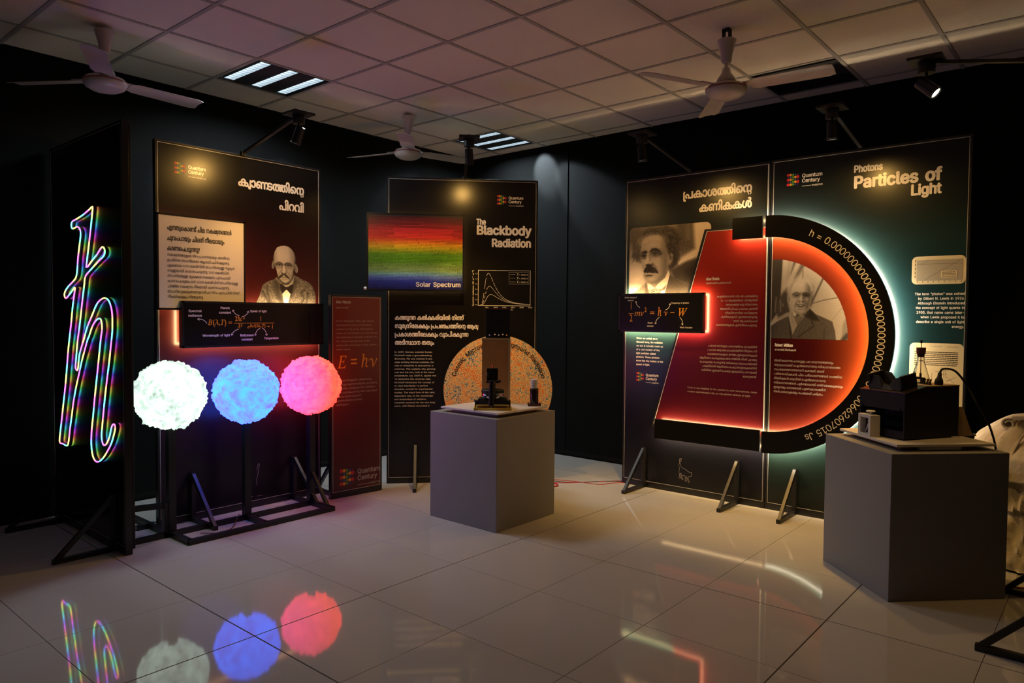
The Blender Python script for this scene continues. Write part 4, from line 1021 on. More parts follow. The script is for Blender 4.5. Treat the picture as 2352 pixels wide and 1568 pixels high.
L = Lettering(); arc_text(L, 'h = 0.'+'0'*33+'662607015 Js', RC, .748, math.radians(66.5), math.radians(-66.5), .046, -.0835, .0); L.build('lettering', M_PRINT, rg)
M_RED2 = ramp_mat('red half disc print and glow', [(.5, (.070,.008,.004)), (.9, (.035,.0025,.003)), (1.2, (.045,.003,.003)), (1.6, (.10,.010,.005)), (2.05, (.20,.026,.006))], spec=.3, second=('X', .25, .85, (.24,.038,.007)))  # red print; the orange towards the ring paints LED glow into its colour
rd = MB(); pr_ = [(max(.0165, RC[0]+.772*math.cos(-PI/2+PI*k/60)), RC[1]+.772*math.sin(-PI/2+PI*k/60)) for k in range(61)]
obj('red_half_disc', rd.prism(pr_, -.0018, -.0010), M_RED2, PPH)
# smiling man portrait, clipped by the circle
cv = paint_millikan(Canvas)
cv.build('portrait_print', PPH, 1.194+.022-OX, 1.754-OX, 1.243, 1.806, -.0024, (.014,.010,.008), (.80,.70,.60), M_PHOTO, gamma=2.1)
L = Lettering()
L.text('Robert Millikan', 1.258-OX, 1.186, .020, y=-.0026, width=.128, bold=.10); L.text('റോബർട്ട് മില്ലിക്കൻ', 1.258-OX, 1.156, .0115, y=-.0026, width=.15)
L2 = Lettering(); L2.block(['മില്ലിക്കനെപ്പോലുള്ള പല ശാസ്ത്രജ്ഞരും', 'ആദ്യകാലത്ത് ഐൻസ്റ്റൈന്റെ സിദ്ധാന്തത്തെ', 'സംശയത്തോടെയാണ് കണ്ടത്. അത്', 'പരിശോധിക്കാൻ ചില പരീക്ഷണങ്ങൾ നടത്തിയ', 'മില്ലിക്കൻ ഒടുവിൽ ഐൻസ്റ്റൈന്റെ', 'സിദ്ധാന്തങ്ങൾ പൂർണ്ണമായി ശരിവയ്ക്കുകയും', 'ഇരുവരും നൊബേൽ പുരസ്കാരത്തിന്', 'അർഹരാവുകയും ചെയ്തത് ചരിത്രം.'], 1.256-OX, 1.078, .0318, .013, .47, y=-.0026)
L2.build('lettering', M_PRINTDIM, PPH)
L.text('Photons', 1.762-OX, 2.362, .044, width=.176, bold=.11); L.text('Particles of', 1.762-OX, 2.258, .076, width=.512, bold=.10); L.text('Light', 2.104-OX, 2.176, .064, width=.17, bold=.10)
L.block(['The term “photon” was coined', 'by Gilbert N. Lewis in 1926.', 'Although Einstein introduced', 'the concept of light quanta in', '1905, that name came later-', 'when Lewis proposed it to', 'describe a single unit of light', 'energy.'], 2.417-OX, 1.540, .0292, .0155, .274, align='R', bold=.05)
L.build('lettering', M_PRINT, PPH)
logo(PPH, 1.320-OX, 2.405, .085)
# printed cards
def rrect(x0, x1, z0, z1, r, n=6):
    pts = []
    for cx_, cz_, a in ((x1-r, z1-r, 0), (x0+r, z1-r, PI/2), (x0+r, z0+r, PI), (x1-r, z0+r, 1.5*PI)):
        pts += [(cx_+r*math.cos(a+PI/2*k/n), cz_+r*math.sin(a+PI/2*k/n)) for k in range(n+1)]
    return pts
M_PAPER = mat('old paper print', (.72,.62,.40), .42, vary=(6,.06)); M_GREY = mat('grey graph print', (.40,.36,.28), .42, vary=(40,.08))
gc = obj('graph_card', MB().prism(rrect(2.123-OX, 2.417-OX, 1.608, 1.784, .03), -.0018, -.001), M_PAPER, PPH)
obj('graph_area', MB().prism(rrect(2.150-OX, 2.400-OX, 1.630, 1.760, .002), -.0024, -.0018), M_GREY, gc)
L = Lettering()
L.line([(2.150-OX, 1.736), (2.400-OX, 1.733)], .0012, -.0028); L.line([(2.19-OX, 1.632), (2.395-OX, 1.760)], .0012, -.0028); L.line([(2.17-OX, 1.73), (2.215-OX, 1.76)], .0008, -.0028)
for i in range(9): L.line([(2.155-OX+i*.03, 1.627), (2.155-OX+i*.03, 1.620)], .003, -.0028)
for i in range(5): L.line([(2.142-OX, 1.65+i*.025), (2.142-OX, 1.663+i*.025)], .003, -.0028)
L.build('graph_lines', M_INK, gc)
obj('graph_note', MB().prism(rrect(2.285-OX, 2.372-OX, 1.648, 1.690, .001), -.0030, -.0024), M_PAPER, gc)
L = Lettering()
for i in range(4):
    z = 1.682-i*.009; x = 2.292-OX
    while x < 2.362-OX: wd_ = rng.uniform(.004, .014); L.line([(x, z), (min(x+wd_, 2.366-OX), z)], .003, -.0034); x += wd_+.004
L.build('graph_note_lines', M_INK, gc)
pg = obj('page_card', MB().prism(rrect(2.123-OX, 2.417-OX, .80, 1.238, .028), -.0018, -.001), M_PAPER, PPH)
L = Lettering()
for i in range(9):
    z = 1.193-i*.0115 if i else 1.215; x = 2.152-OX
    if i == 0:
        L.text('350', x, z, .006, y=-.0024); L.text('R. A. MILLIKAN', 2.27-OX, z, .006, y=-.0024, align='C'); L.text('[Physical Review]', 2.39-OX, z, .005, y=-.0024, align='R'); continue
    while x < 2.385-OX:
        wd_ = rng.uniform(.006, .022); L.line([(x, z), (min(x+wd_, 2.388-OX), z)], .0042, -.0024); x += wd_+.005
for a, b in (((2.30,1.085),(2.34,1.085)), ((2.30,1.07),(2.34,1.07)), ((2.30,1.085),(2.30,1.07)), ((2.34,1.085),(2.34,1.07)), ((2.315,1.07),(2.315,1.02)), ((2.325,1.07),(2.325,1.02)), ((2.30,1.045),(2.34,1.045)), ((2.25,1.05),(2.25,1.0)), ((2.30,1.01),(2.345,1.01)), ((2.33,1.0),(2.38,1.03)), ((2.33,1.03),(2.37,.995)), ((2.27,1.06),(2.30,1.062))):
    L.line([(a[0]-OX, a[1]), (b[0]-OX, b[1])], .0014, -.0024)
L.build('page_print', M_INK, pg)
# ---------- 6: panel outside the frame on the right, whose feet and lamp arm reach into view
POF = panel('display_panel', 'black panel at the right edge of view on two triangular feet', (5.575, 3.74), -PI/2, 1.22, 2.5,
            mat('plain black poster', (.012,.012,.013), .35, vary=(3,.2)), [.165, 1.007])
#--OBJECTS--
# ================================================================== THINGS
# ---------- glowing cotton balls and their stand
LS = thing('lamp_stand', 'black square-tube floor frame with three upright posts under the glowing balls', 'stand', (1.2, 1.195, 0), 0)
tw = .032
def rail(a, b, name='base_rail', w_=tw): return obj(name, MB().bar(a, b, w_), M_BLACKMET, LS)
BY = [0, .505, 1.01]
rail((0, -.25, tw/2), (0, 1.03, tw/2)); rail((.25, -.012, tw/2), (.25, 1.03, tw/2))
for y in BY: rail((-.0, y, tw/2), (.25, y, tw/2), 'cross_rail')
rail((-.56, -.012, tw/2), (0, -.012, tw/2), 'cross_rail'); rail((-.28, -.1, tw/2), (-.28, -.012, tw/2), 'cross_rail')
rail((.0, -.012, .20), (-.10, -.33, .20), 'brace_rail'); rail((.0, -.035, 0), (.0, -.035, .22), 'short_post')
for y in BY:
    obj('post', MB().bar((0, y, tw), (0, y, .74), .045), M_BLACKMET, LS)
    obj('post_brace', MB().bar((0.02, y, .24), (.2, y, tw), .022), M_BLACKMET, LS) if y > 1 else None
def cotton(seed, r, amp):
    bm = bmesh.new(); bmesh.ops.create_icosphere(bm, subdivisions=6, radius=1.0)
    off = Vector((seed*3.1, seed*1.7, seed*5.3)); hs = []
    for v in bm.verts:
        n = v.co.normalized(); p = n*2.0+off; p = p+.06*noise.noise_vector(p*2.5)
        a = noise.noise(p*1.1)*.35
        b1 = abs(noise.noise(p*2.2))*2.4-.5
        b2 = abs(noise.noise(p*4.2+Vector((3, 1, 2))))*2.4-.5
        c = noise.noise(p*12)*1.4
        hgt = a*.7+b1*.40+b2*.36+c*.17
        hs.append(max(0, min(1, .5+hgt*.75)))
        v.co = n*(r+amp*hgt)
    me = bpy.data.meshes.new('cotton_shell'); bm.to_mesh(me); bm.free()
    at = me.color_attributes.new('Col', 'FLOAT_COLOR', 'POINT'); at.data.foreach_set('color', [q for h_ in hs for q in (h_, h_, h_, 1)])
    for p in me.polygons: p.use_smooth = True
    return me
def cotton_mat(name, lo, hi, side=None, sidecol=None, seed=0):
    m = bpy.data.materials.new(name); m.use_nodes = True; nt = m.node_tree; b = nt.nodes['Principled BSDF']
    b.inputs['Base Color'].default_value = (.12,.12,.12,1); b.inputs['Roughness'].default_value = .95; b.inputs['Specular IOR Level'].default_value = .02
    tc = nt.nodes.new('ShaderNodeTexCoord'); mp = nt.nodes.new('ShaderNodeMapping'); mp.inputs['Location'].default_value = (seed, seed*2, 1)
    nt.links.new(tc.outputs['Object'], mp.inputs['Vector'])
    n1 = nt.nodes.new('ShaderNodeTexNoise'); n1.inputs['Scale'].default_value = 10; n1.inputs['Detail'].default_value = 4; n1.inputs['Roughness'].default_value = .5; n1.inputs['Distortion'].default_value = .8
    nt.links.new(mp.outputs['Vector'], n1.inputs['Vector'])
    vc = nt.nodes.new('ShaderNodeVertexColor'); vc.layer_name = 'Col'
    ad = nt.nodes.new('ShaderNodeMath'); ad.operation = 'MULTIPLY_ADD'; ad.inputs[1].default_value = -.35
    nt.links.new(vc.outputs['Color'], ad.inputs[0]); nt.links.new(n1.outputs['Fac'], ad.inputs[2])   # thin places let more light out
    mr = nt.nodes.new('ShaderNodeMapRange'); mr.inputs['From Min'].default_value = .05; mr.inputs['From Max'].default_value = .58; nt.links.new(ad.outputs[0], mr.inputs['Value'])
    mx = nt.nodes.new('ShaderNodeMix'); mx.data_type = 'RGBA'; mx.inputs['A'].default_value = (*lo, 1); mx.inputs['B'].default_value = (*hi, 1); nt.links.new(mr.outputs['Result'], mx.inputs['Factor'])
    out = mx.outputs['Result']
    if side:
        sp = nt.nodes.new('ShaderNodeSeparateXYZ'); nt.links.new(tc.outputs['Object'], sp.inputs[0])
        m2 = nt.nodes.new('ShaderNodeMapRange'); m2.inputs['From Min'].default_value = side[1]; m2.inputs['From Max'].default_value = side[2]; nt.links.new(sp.outputs[side[0]], m2.inputs['Value'])
        mm = nt.nodes.new('ShaderNodeMix'); mm.data_type = 'RGBA'; mm.blend_type = 'MULTIPLY'; mm.inputs['Factor'].default_value = 1
        mc = nt.nodes.new('ShaderNodeMix'); mc.data_type = 'RGBA'; mc.inputs['A'].default_value = (1,1,1,1); mc.inputs['B'].default_value = (*sidecol, 1); nt.links.new(m2.outputs['Result'], mc.inputs['Factor'])
        nt.links.new(out, mm.inputs['A']); nt.links.new(mc.outputs['Result'], mm.inputs['B']); out = mm.outputs['Result']
    nt.links.new(out, b.inputs['Emission Color']); b.inputs['Emission Strength'].default_value = 1.0
    return m
BALLS = [('white', 'white glowing fluffy cotton ball lamp, leftmost of three', 1.195, .883, cotton_mat('white cotton glow', (.46,.58,.50), (1.6,2.15,1.8), seed=1)),
         ('blue', 'blue glowing fluffy cotton ball lamp, middle of three', 1.70, .868, cotton_mat('blue cotton glow', (.26,.24,3.4), (.10,.80,6.4), seed=4)),
         ('pink', 'pink and red glowing fluffy cotton ball lamp beside the narrow red panel', 2.205, .875, cotton_mat('pink cotton glow', (2.9,.10,.52), (5.0,.24,.72), ('Y', -.14, .06), (1.0,.9,.14), seed=8))]
M_WIRE = mat('wire ring', (.5,.5,.5), .3, .9, vary=(20,.1))
for k, (nm, lab, y, z, m) in enumerate(BALLS):
    t = thing('cotton_ball_lamp', lab, 'lamp', (1.2, y, z), 0, 'glowing cotton ball lamps')
    link('cotton_shell', cotton(k+1, .207, .025), m, t)
    obj('wire_ring', MB().tube([(.062*math.cos(2*PI*i/24), .062*math.sin(2*PI*i/24), -.196) for i in range(24)], .0025, 6, True), M_WIRE, t)
    obj('bulb_holder', MB().cyl((0, 0, -.205), (0, 0, -.17), .03, n=16), M_DARK, t)

# ---------- pedestals
def pedestal(lab, c, ang, grp='grey plinths'):
    t = thing('pedestal', lab, 'pedestal', (c[0], c[1], 0), ang, grp); s = .3075
    obj('body', MB().bevbox(-s, s, -s, s, 0, .73, .003), M_PED, t); return t
pedestal('grey square plinth before the black angled panel, lit purple and brown', (2.362, 2.897), 0)
pedestal('large grey square plinth in the right foreground', (4.838, 3.478), math.radians(45.5))
def board(lab, c, ang, s=.262):
    t = thing('turntable_board', lab, 'board', (c[0], c[1], .73), ang, 'boards on the plinths')
    obj('riser', MB().bevbox(-.205, .205, -.205, .205, 0, .022, .002), M_TAN, t)
    obj('top_board', MB().bevbox(-s, s, -s, s, .022, .035, .002), M_BOARD, t); return t
board('white square board on a low riser on the middle plinth', (2.385, 2.885), 0)
board('white square board on a low riser on the foreground plinth', (4.842, 3.50), math.radians(45.5))
ZB = .7655

# ---------- instruments on the middle plinth (they face the camera)
FA = math.radians(42)
t = thing('tower_box', 'tall brown wooden box topped by a black perforated box on the white board', 'apparatus', (2.262, 3.035, ZB), FA)
tb = obj('wooden_box', MB().bevbox(-.10, .10, -.05, .05, 0, .465, .002), M_WOOD, t)
obj('top_lip', MB().box(-.102, .102, -.053, .05, .452, .466), M_TAN, tb); obj('side_lip', MB().box(.086, .102, -.053, .052, 0, .452), M_TAN, tb)
bb_ = obj('black_box', MB().bevbox(-.074, .100, -.035, .05, .466, .668, .002), M_DARK, t)
obj('lid', MB().box(-.079, .106, -.040, .055, .668, .676), M_RUBBER, t)
rg_ = MB().tube([(.009*math.cos(2*PI*i/14), 0, .009*math.sin(2*PI*i/14)) for i in range(14)], .0012, 5, True).mesh('hole_rim'); rg_.materials.append(M_CHROME)
for i, z in enumerate((.595, .566, .527)):
    for j, x in enumerate((-.055, -.025, .009, .040, .066)):
        o = link('hole_rim', rg_, None, bb_); o.location = (x+.003*math.sin(i*3+j), -.0355, z+.004*math.sin(i+j*2)); o.scale = (.6, .6, .6)
for j, x in enumerate((-.047, -.010, .016, .046, .074)):
    obj('terminal', MB().lathe([(.003, 0), (.0055, .003), (.0055, .007), (.002, .010)], n=10), M_CHROME if j < 4 else M_BRASS, bb_).location = (x, -.036, .486+.004*(j % 2))
    bb_.children[-1].rotation_euler = (PI/2, 0, 0)
t = thing('spectrometer', 'black optical spectrometer with chrome screws on a yellow wooden plate', 'instrument', (2.475, 2.765, ZB), FA)
obj('base_plate', MB().bevbox(-.125, .125, -.085, .10, 0, .015, .001), M_YELLOW, t)
bs = MB(); bs.add([(-.112,-.07,.045),(.112,-.07,.045),(.112,.07,.045),(-.112,.07,.045),(-.088,-.055,.075),(.088,-.055,.075),(.088,.055,.075),(-.088,.055,.075)], [(0,3,2,1),(4,5,6,7),(0,1,5,4),(1,2,6,5),(2,3,7,6),(3,0,4,7)]); bs.box(-.118, .118, -.074, .074, .036, .045)
obj('cast_base', bs, M_DARK, t)
for x, y in ((-.112, -.068), (.112, -.068), (0, .07)):
    obj('levelling_screw', MB().lathe([(.002, .015), (.004, .02), (.004, .05), (.007, .052), (.007, .064), (.003, .068)], (x, y, 0), 10), M_DARK, t)
obj('drum', MB().lathe([(.070, .075), (.075, .078), (.075, .108), (.072, .111)], (0, 0, 0), 40), M_CHROME, t, True)
obj('drum_cap', MB().lathe([(.077, .111), (.077, .126), (.070, .131), (.02, .133)], (0, 0, 0), 40), M_DARK, t)
obj('column', MB().lathe([(.024, .075), (.021, .10), (.018, .16), (.020, .185)], (0, -.075, 0), 18), M_DARK, t, True)
obj('column_arm', MB().box(-.018, .018, -.08, 0, .131, .15), M_DARK, t)
obj('telescope', MB().cyl((0, -.135, .205), (0, .02, .205), .018, .014, 20), M_DARK, t)
obj('eyepiece', MB().lathe([(.012, 0), (.020, .002), (.020, .016), (.016, .018)], n=20), M_CHROME, t); t.children[-1].location = (-.008, -.135, .200); t.children[-1].rotation_euler = (PI/2, 0, 0)
obj('square_plate', MB().bevbox(-.040, .034, .0, .03, .188, .272, .001), M_DARK, t)
obj('clamp_bar', MB().box(-.045, .045, -.05, -.03, .178, .19), M_DARK, t)
for x, z in ((.043, .192), (-.043, .225), (-.043, .245), (.02, .093), (-.02, .080)):
    obj('knurled_screw', MB().cyl((x, -.045 if z > .15 else -.085, z), (x+.008, -.062 if z > .15 else -.1, z), .006, n=10), M_CHROME, t)
obj('copper_rod', MB().cyl((.0, .02, .27), (.0, .02, .295), .0045, n=10), M_BRASS, t)
t = thing('finned_heater', 'small black cylinder with white finned top at the right of the white board', 'instrument', (2.575, 3.085, ZB), FA)
obj('foot_plate', MB().bevbox(-.045, .045, -.03, .03, .004, .014, .001), M_RUBBER, t)
for x, y in ((-.04, -.025), (.04, -.025), (-.04, .025), (.04, .025)): obj('foot_screw', MB().cyl((x, y, 0), (x, y, .022), .003, n=8), M_DARK, t)
obj('cylinder', MB().lathe([(.029, .014), (.030, .018), (.030, .118), (.028, .121)], n=28), mat('glossy black', (.02,.012,.012), .2, vary=(9,.2)), t, True)
fp = [(.022, .121)]
for k in range(5): fp += [(.027, .124+k*.0115), (.027, .129+k*.0115), (.0225, .131+k*.0115), (.0225, .134+k*.0115)]
obj('finned_top', MB().lathe(fp+[(.026, .183), (.018, .186)], n=28), M_WHITEP, t)

# ---------- instruments on the foreground plinth
BA = math.radians(61)
t = thing('viewing_box', 'black sloping viewing box with open front on the foreground plinth', 'apparatus', (4.845, 3.275, ZB), BA)
# local x: along the right-hand side, local y: towards the left
DX, WY = .385, .285
def vy(y): return y
side = [(0, .006), (DX, .006), (DX, .272), (.16, .272), (0, .238)]
def slab(y0, y1): 
    mb = MB(); mb.prism(side, y0, y1); return mb
obj('side_wall', slab(0, .008), M_DARK, t); obj('side_wall', slab(WY-.008, WY), M_DARK, t)
obj('back_wall', MB().box(DX-.008, DX, .008, WY-.008, .006, .272), M_DARK, t); obj('bottom', MB().box(0, DX-.008, .008, WY-.008, .006, .014), M_DARK, t)
obj('front_lip', MB().box(0, .008, .008, WY-.008, .150, .236), M_DARK, t); obj('front_sill', MB().box(0, .008, .008, WY-.008, .014, .045), M_DARK, t)
obj('inner_panel', MB().box(.10, .106, .008, WY-.008, .014, .25), M_DARK, t)
sl = MB(); sl.add([(-.002,-.002,.238),(.16,-.002,.272),(.16,WY+.002,.272),(-.002,WY+.002,.238),(-.002,-.002,.243),(.16,-.002,.277),(.16,WY+.002,.277),(-.002,WY+.002,.243)], [(0,3,2,1),(4,5,6,7),(0,1,5,4),(1,2,6,5),(2,3,7,6),(3,0,4,7)])
obj('sloping_lid', sl, mat('satin dark brown', (.03,.02,.016), .35, vary=(9,.2)), t); obj('top_deck', MB().box(.16, DX+.002, -.002, WY+.002, .272, .277), M_TAN, t)
obj('hinge_bolt', MB().cyl((-.004, .03, .158), (.004, .03, .158), .007, n=8), M_DARK, t); obj('hinge_bolt', MB().cyl((-.004, WY-.02, .158), (.004, WY-.02, .158), .007, n=8), M_DARK, t)
for x in (.03, DX-.03):
    for y in (.03, WY-.03): obj('rubber_foot', MB().cyl((x, y, 0), (x, y, .006), .012, n=12), M_DARK, t)
hd_ = MB()                                                    # eye hood with a nose notch
top = [(0, .075), (.05, .060), (.085, .022), (.115, .030), (.15, .068), (.20, .070)]
for (ya, za), (yb2, zb2) in zip(top, top[1:]):
    for xo in (.02, .105): hd_.add([(xo,ya+.045,.246+xo*.2),(xo,yb2+.045,.246+xo*.2),(xo+.012,yb2+.045,.246+zb2+xo*.2),(xo+.012,ya+.045,.246+za+xo*.2),(xo+.012,ya+.045,.246+xo*.2),(xo+.012,yb2+.045,.246+xo*.2),(xo+.02,yb2+.045,.246+zb2+xo*.2),(xo+.02,ya+.045,.246+za+xo*.2)], [(0,1,2,3),(4,7,6,5),(3,2,6,7),(0,4,5,1),(0,3,7,4),(1,5,6,2)])
for yo in (.045, .245): hd_.bar((.02, yo, .287), (.125, yo, .307), .012, .075)
obj('eye_hood', hd_, M_DARK, t)
hn = MB(); hn.bar((.24, .10, .277), (.24, .10, .302), .016); hn.bar((.24, .22, .277), (.24, .22, .302), .016); hn.bar((.24, .092, .306), (.24, .228, .306), .018, .010); obj('carry_handle', hn, M_DARK, t)
for y in (.045, .062, .079): 
    sw = obj('toggle_switch', MB().lathe([(.010, 0), (.010, .005), (.006, .006), (.006, .012), (.003, .013), (.0045, .030), (.002, .032)], n=10), M_DARK, t); sw.location = (.225, y, .277); sw.rotation_euler = (.25, 0, 0)
pl = obj('power_plug', MB().lathe([(.020, 0), (.021, .018), (.016, .034), (.011, .040), (.009, .062), (.006, .066)], n=16), M_DARK, t, True); pl.location = (.27, .03, .277); pl.rotation_euler = (0, .12, 0)
def boxw(x, y, z): return Vector((4.845, 3.275, ZB))+Matrix.Rotation(BA, 3, 'Z') @ Vector((x, y, z))
def bez(P, n=40):
    """Catmull-Rom through points"""
    P = [Vector(p) for p in P]; Q = [P[0]]+P+[P[-1]]; out = []
    for i in range(1, len(Q)-2):
        for k in range(n//(len(P)-1)+1):
            s = k/(n//(len(P)-1)+1); a, b, c, d = Q[i-1], Q[i], Q[i+1], Q[i+2]
            out.append(.5*((2*b)+(c-a)*s+(2*a-5*b+4*c-d)*s*s+(3*b-a-3*c+d)*s**3))
    return out+[P[-1]]
cab = [boxw(.278, .03, .34), boxw(.29, .02, .362), boxw(.34, -.01, .350), boxw(.395, -.04, .27), Vector((5.10, 3.74, .93)), Vector((5.16, 3.76, .80)), Vector((5.19, 3.78, .60)), Vector((5.2, 3.8, .02))]
tag(obj('power_cable', MB().tube(bez(cab), .0055, 8), M_DARK), 'thick black mains lead looping from the black viewing box', 'cable')
# flask on top of the box
fp_ = boxw(.265, .135, .278)
t = thing('conical_flask', 'conical glass flask with a dark stopper standing on the black box', 'flask', fp_, 0)
mg = bpy.data.materials.new('clear flask glass'); mg.use_nodes = True; nt = mg.node_tree; b = nt.nodes['Principled BSDF']; b.inputs['Transmission Weight'].default_value = 1; b.inputs['Roughness'].default_value = .02; b.inputs['IOR'].default_value = 1.45; b.inputs['Base Color'].default_value = (.97,.97,.93,1)
prof = [(.046, .0), (.050, .004), (.048, .012), (.019, .112), (.017, .120), (.017, .152), (.020, .154), (.020, .157), (.0155, .157), (.0155, .120), (.0172, .111), (.0460, .013), (.046, .005), (.0, .004)]
g_ = obj('glass_body', MB().lathe(prof, n=36), mg, t, True)
obj('stopper', MB().lathe([(.0150, .140), (.0152, .158), (.0215, .158), (.0235, .190), (.022, .192)], n=24), M_RUBBER, t)
obj('rod', MB().cyl((0, 0, .05), (0, 0, .225), .0022, n=8), M_BRASS, t); obj('rod_tip', MB().cyl((0, 0, .03), (0, 0, .052), .006, n=10), M_CHROME, t); obj('rod_cap', MB().cyl((0, 0, .215), (0, 0, .232), .006, n=10), M_CHROME, t)
# small white frame with knob
t = thing('filter_frame', 'small white open frame with a round knob on the plinth board', 'instrument', (4.640, 3.335, ZB), math.radians(-44))
fm = MB(); fm.box(-.055, .055, 0, .055, 0, .012); fm.box(-.055, .055, 0, .055, .096, .112); fm.box(-.055, -.035, 0, .055, .012, .096); fm.box(.035, .055, 0, .055, .012, .096)
obj('frame', fm, M_WHITEP, t); obj('glass_plate', MB().box(-.035, .035, .03, .034, .012, .096), mat('dark glass', (.03,.035,.035), .1, vary=(9,.1)), t); obj('inner_vane', MB().bar((-.02, .02, .014), (.02, .02, .085), .004), M_WHITEP, t)
obj('knob', MB().lathe([(.006, .112), (.004, .122), (.022, .126), (.024, .130), (.020, .134)], (.01, .03, 0), 20), M_WHITEP, t)
# bracket and tube
t = thing('bracket_board', 'tan triangular plywood bracket behind the black viewing box', 'bracket', (5.020, 3.655, ZB), math.radians(40))
tri = MB(); tri.prism([(0, 0), (.085, 0), (.028, .155), (0, .155)], 0, .012); obj('web', tri, M_TAN, t); obj('base_strip', MB().box(0, .10, -.006, .018, 0, .006), M_TAN, t); obj('wing_nut', MB().lathe([(.006, .006), (.009, .01), (.005, .016)], (.085, -.01, 0), 10), M_CHROME, t)
a_ = Matrix.Rotation(math.radians(45.5), 3, 'Z')
pA = Vector((4.842, 3.50, 0))+a_ @ Vector((-.13, -.236, 0)); pB = Vector((4.842, 3.50, 0))+a_ @ Vector((.09, -.236, 0))
t = thing('rolled_tube', 'short white tube lying under the edge of the plinth board', 'tube', (pA.x, pA.y, .73), math.radians(45.5))
obj('sleeve', MB().cyl((0, 0, .0105), (.22, 0, .0105), .0105, n=18), M_WHITEP, t, False); obj('end_cap', MB().cyl((-.004, 0, .0105), (0, 0, .0105), .0108, n=18), M_TAN, t)

# ---------- white sheet over something by the wall
def drape():
    NU, NV = 128, 60; vs = []; fs = []
    for j in range(NV+1):
        s = j/NV; z = .79*(1-s**1.1)
        for i in range(NU):
            th = 2*PI*i/NU; c, n_ = math.cos(th), math.sin(th)
            base = .05+.19*min(1, s*4.5)**.55+.09*s
            rid = 1-abs(noise.noise(Vector((c*3.2, n_*3.2, s*1.1+2))))*2.2
            rid2 = 1-abs(noise.noise(Vector((c*6.5+s*2, n_*6.5, s*3.5))))*2.2
            fold = (.02+.045*s)*rid+(.014+.012*s)*rid2
            step = (.030 if s < .40+.05*noise.noise(Vector((c*2, n_*2, 9))) else 0)+(.018 if s < .60+.05*noise.noise(Vector((c*2, n_*2, 3))) else 0)
            r = base+fold*.9+step
            lump = .055*noise.noise(Vector((c*2.6, n_*2.6, 5)))+.03*noise.noise(Vector((c*7, n_*7, 1)))
            vs.append((r*c*1.05, r*n_, max(.012, z+lump*(1-s)*1.6)))
    for j in range(NV):
        for i in range(NU): fs.append((j*NU+i, j*NU+(i+1) % NU, (j+1)*NU+(i+1) % NU, (j+1)*NU+i))
    vs.append((0, 0, .79)); fs += [(len(vs)-1, (i+1) % NU, i) for i in range(NU)]
    return MB().add(vs, fs)
t = thing('covered_stool', 'bundle under crumpled white sheets behind the foreground plinth at right edge', 'covered bundle', (5.37, 4.32, 0), 0)
autosmooth(obj('sheet', drape(), M_CLOTHW, t), 45)
def ribbon(pts, wd, th):
    """flat cloth band along a path, with real thickness"""
    P = [Vector(p) for p in pts]; vs = []; fs = []; n = len(P)
    for i, p in enumerate(P):
        d = (P[min(n-1, i+1)]-P[max(0, i-1)]).normalized(); sd = Vector((.25, 1, .1)).normalized(); nr = d.cross(sd).normalized()
        for u_, v_ in ((-1, -1), (1, -1), (1, 1), (-1, 1)): vs.append(p+sd*wd/2*u_+nr*th/2*v_)
    for i in range(n-1):
        for k in range(4): fs.append((4*i+k, 4*i+(k+1) % 4, 4*i+4+(k+1) % 4, 4*i+4+k))
    fs += [(0, 1, 2, 3), (4*n-4, 4*n-1, 4*n-2, 4*n-3)]
    return MB().add(vs, fs)
autosmooth(obj('sheet_roll', ribbon([(-.16+.035*math.cos(a)*(1-.03*i), -.14, .800+.032*math.sin(a)*(1-.03*i)) for i, a in enumerate([1.2+k*.42 for k in range(20)])], .10, .008), M_CLOTHW, t), 60)
autosmooth(obj('sheet_fold', ribbon([(-.14, -.15, .835), (-.08, -.16, .842), (-.02, -.16, .832), (.04, -.15, .80), (.08, -.14, .76)], .09, .02), M_CLOTHW, t), 60)
autosmooth(obj('tie_strap', ribbon([(-.06, -.20, .80), (-.10, -.24, .74), (-.13, -.27, .66), (-.15, -.29, .58)], .03, .006), M_CLOTHW, t), 60)

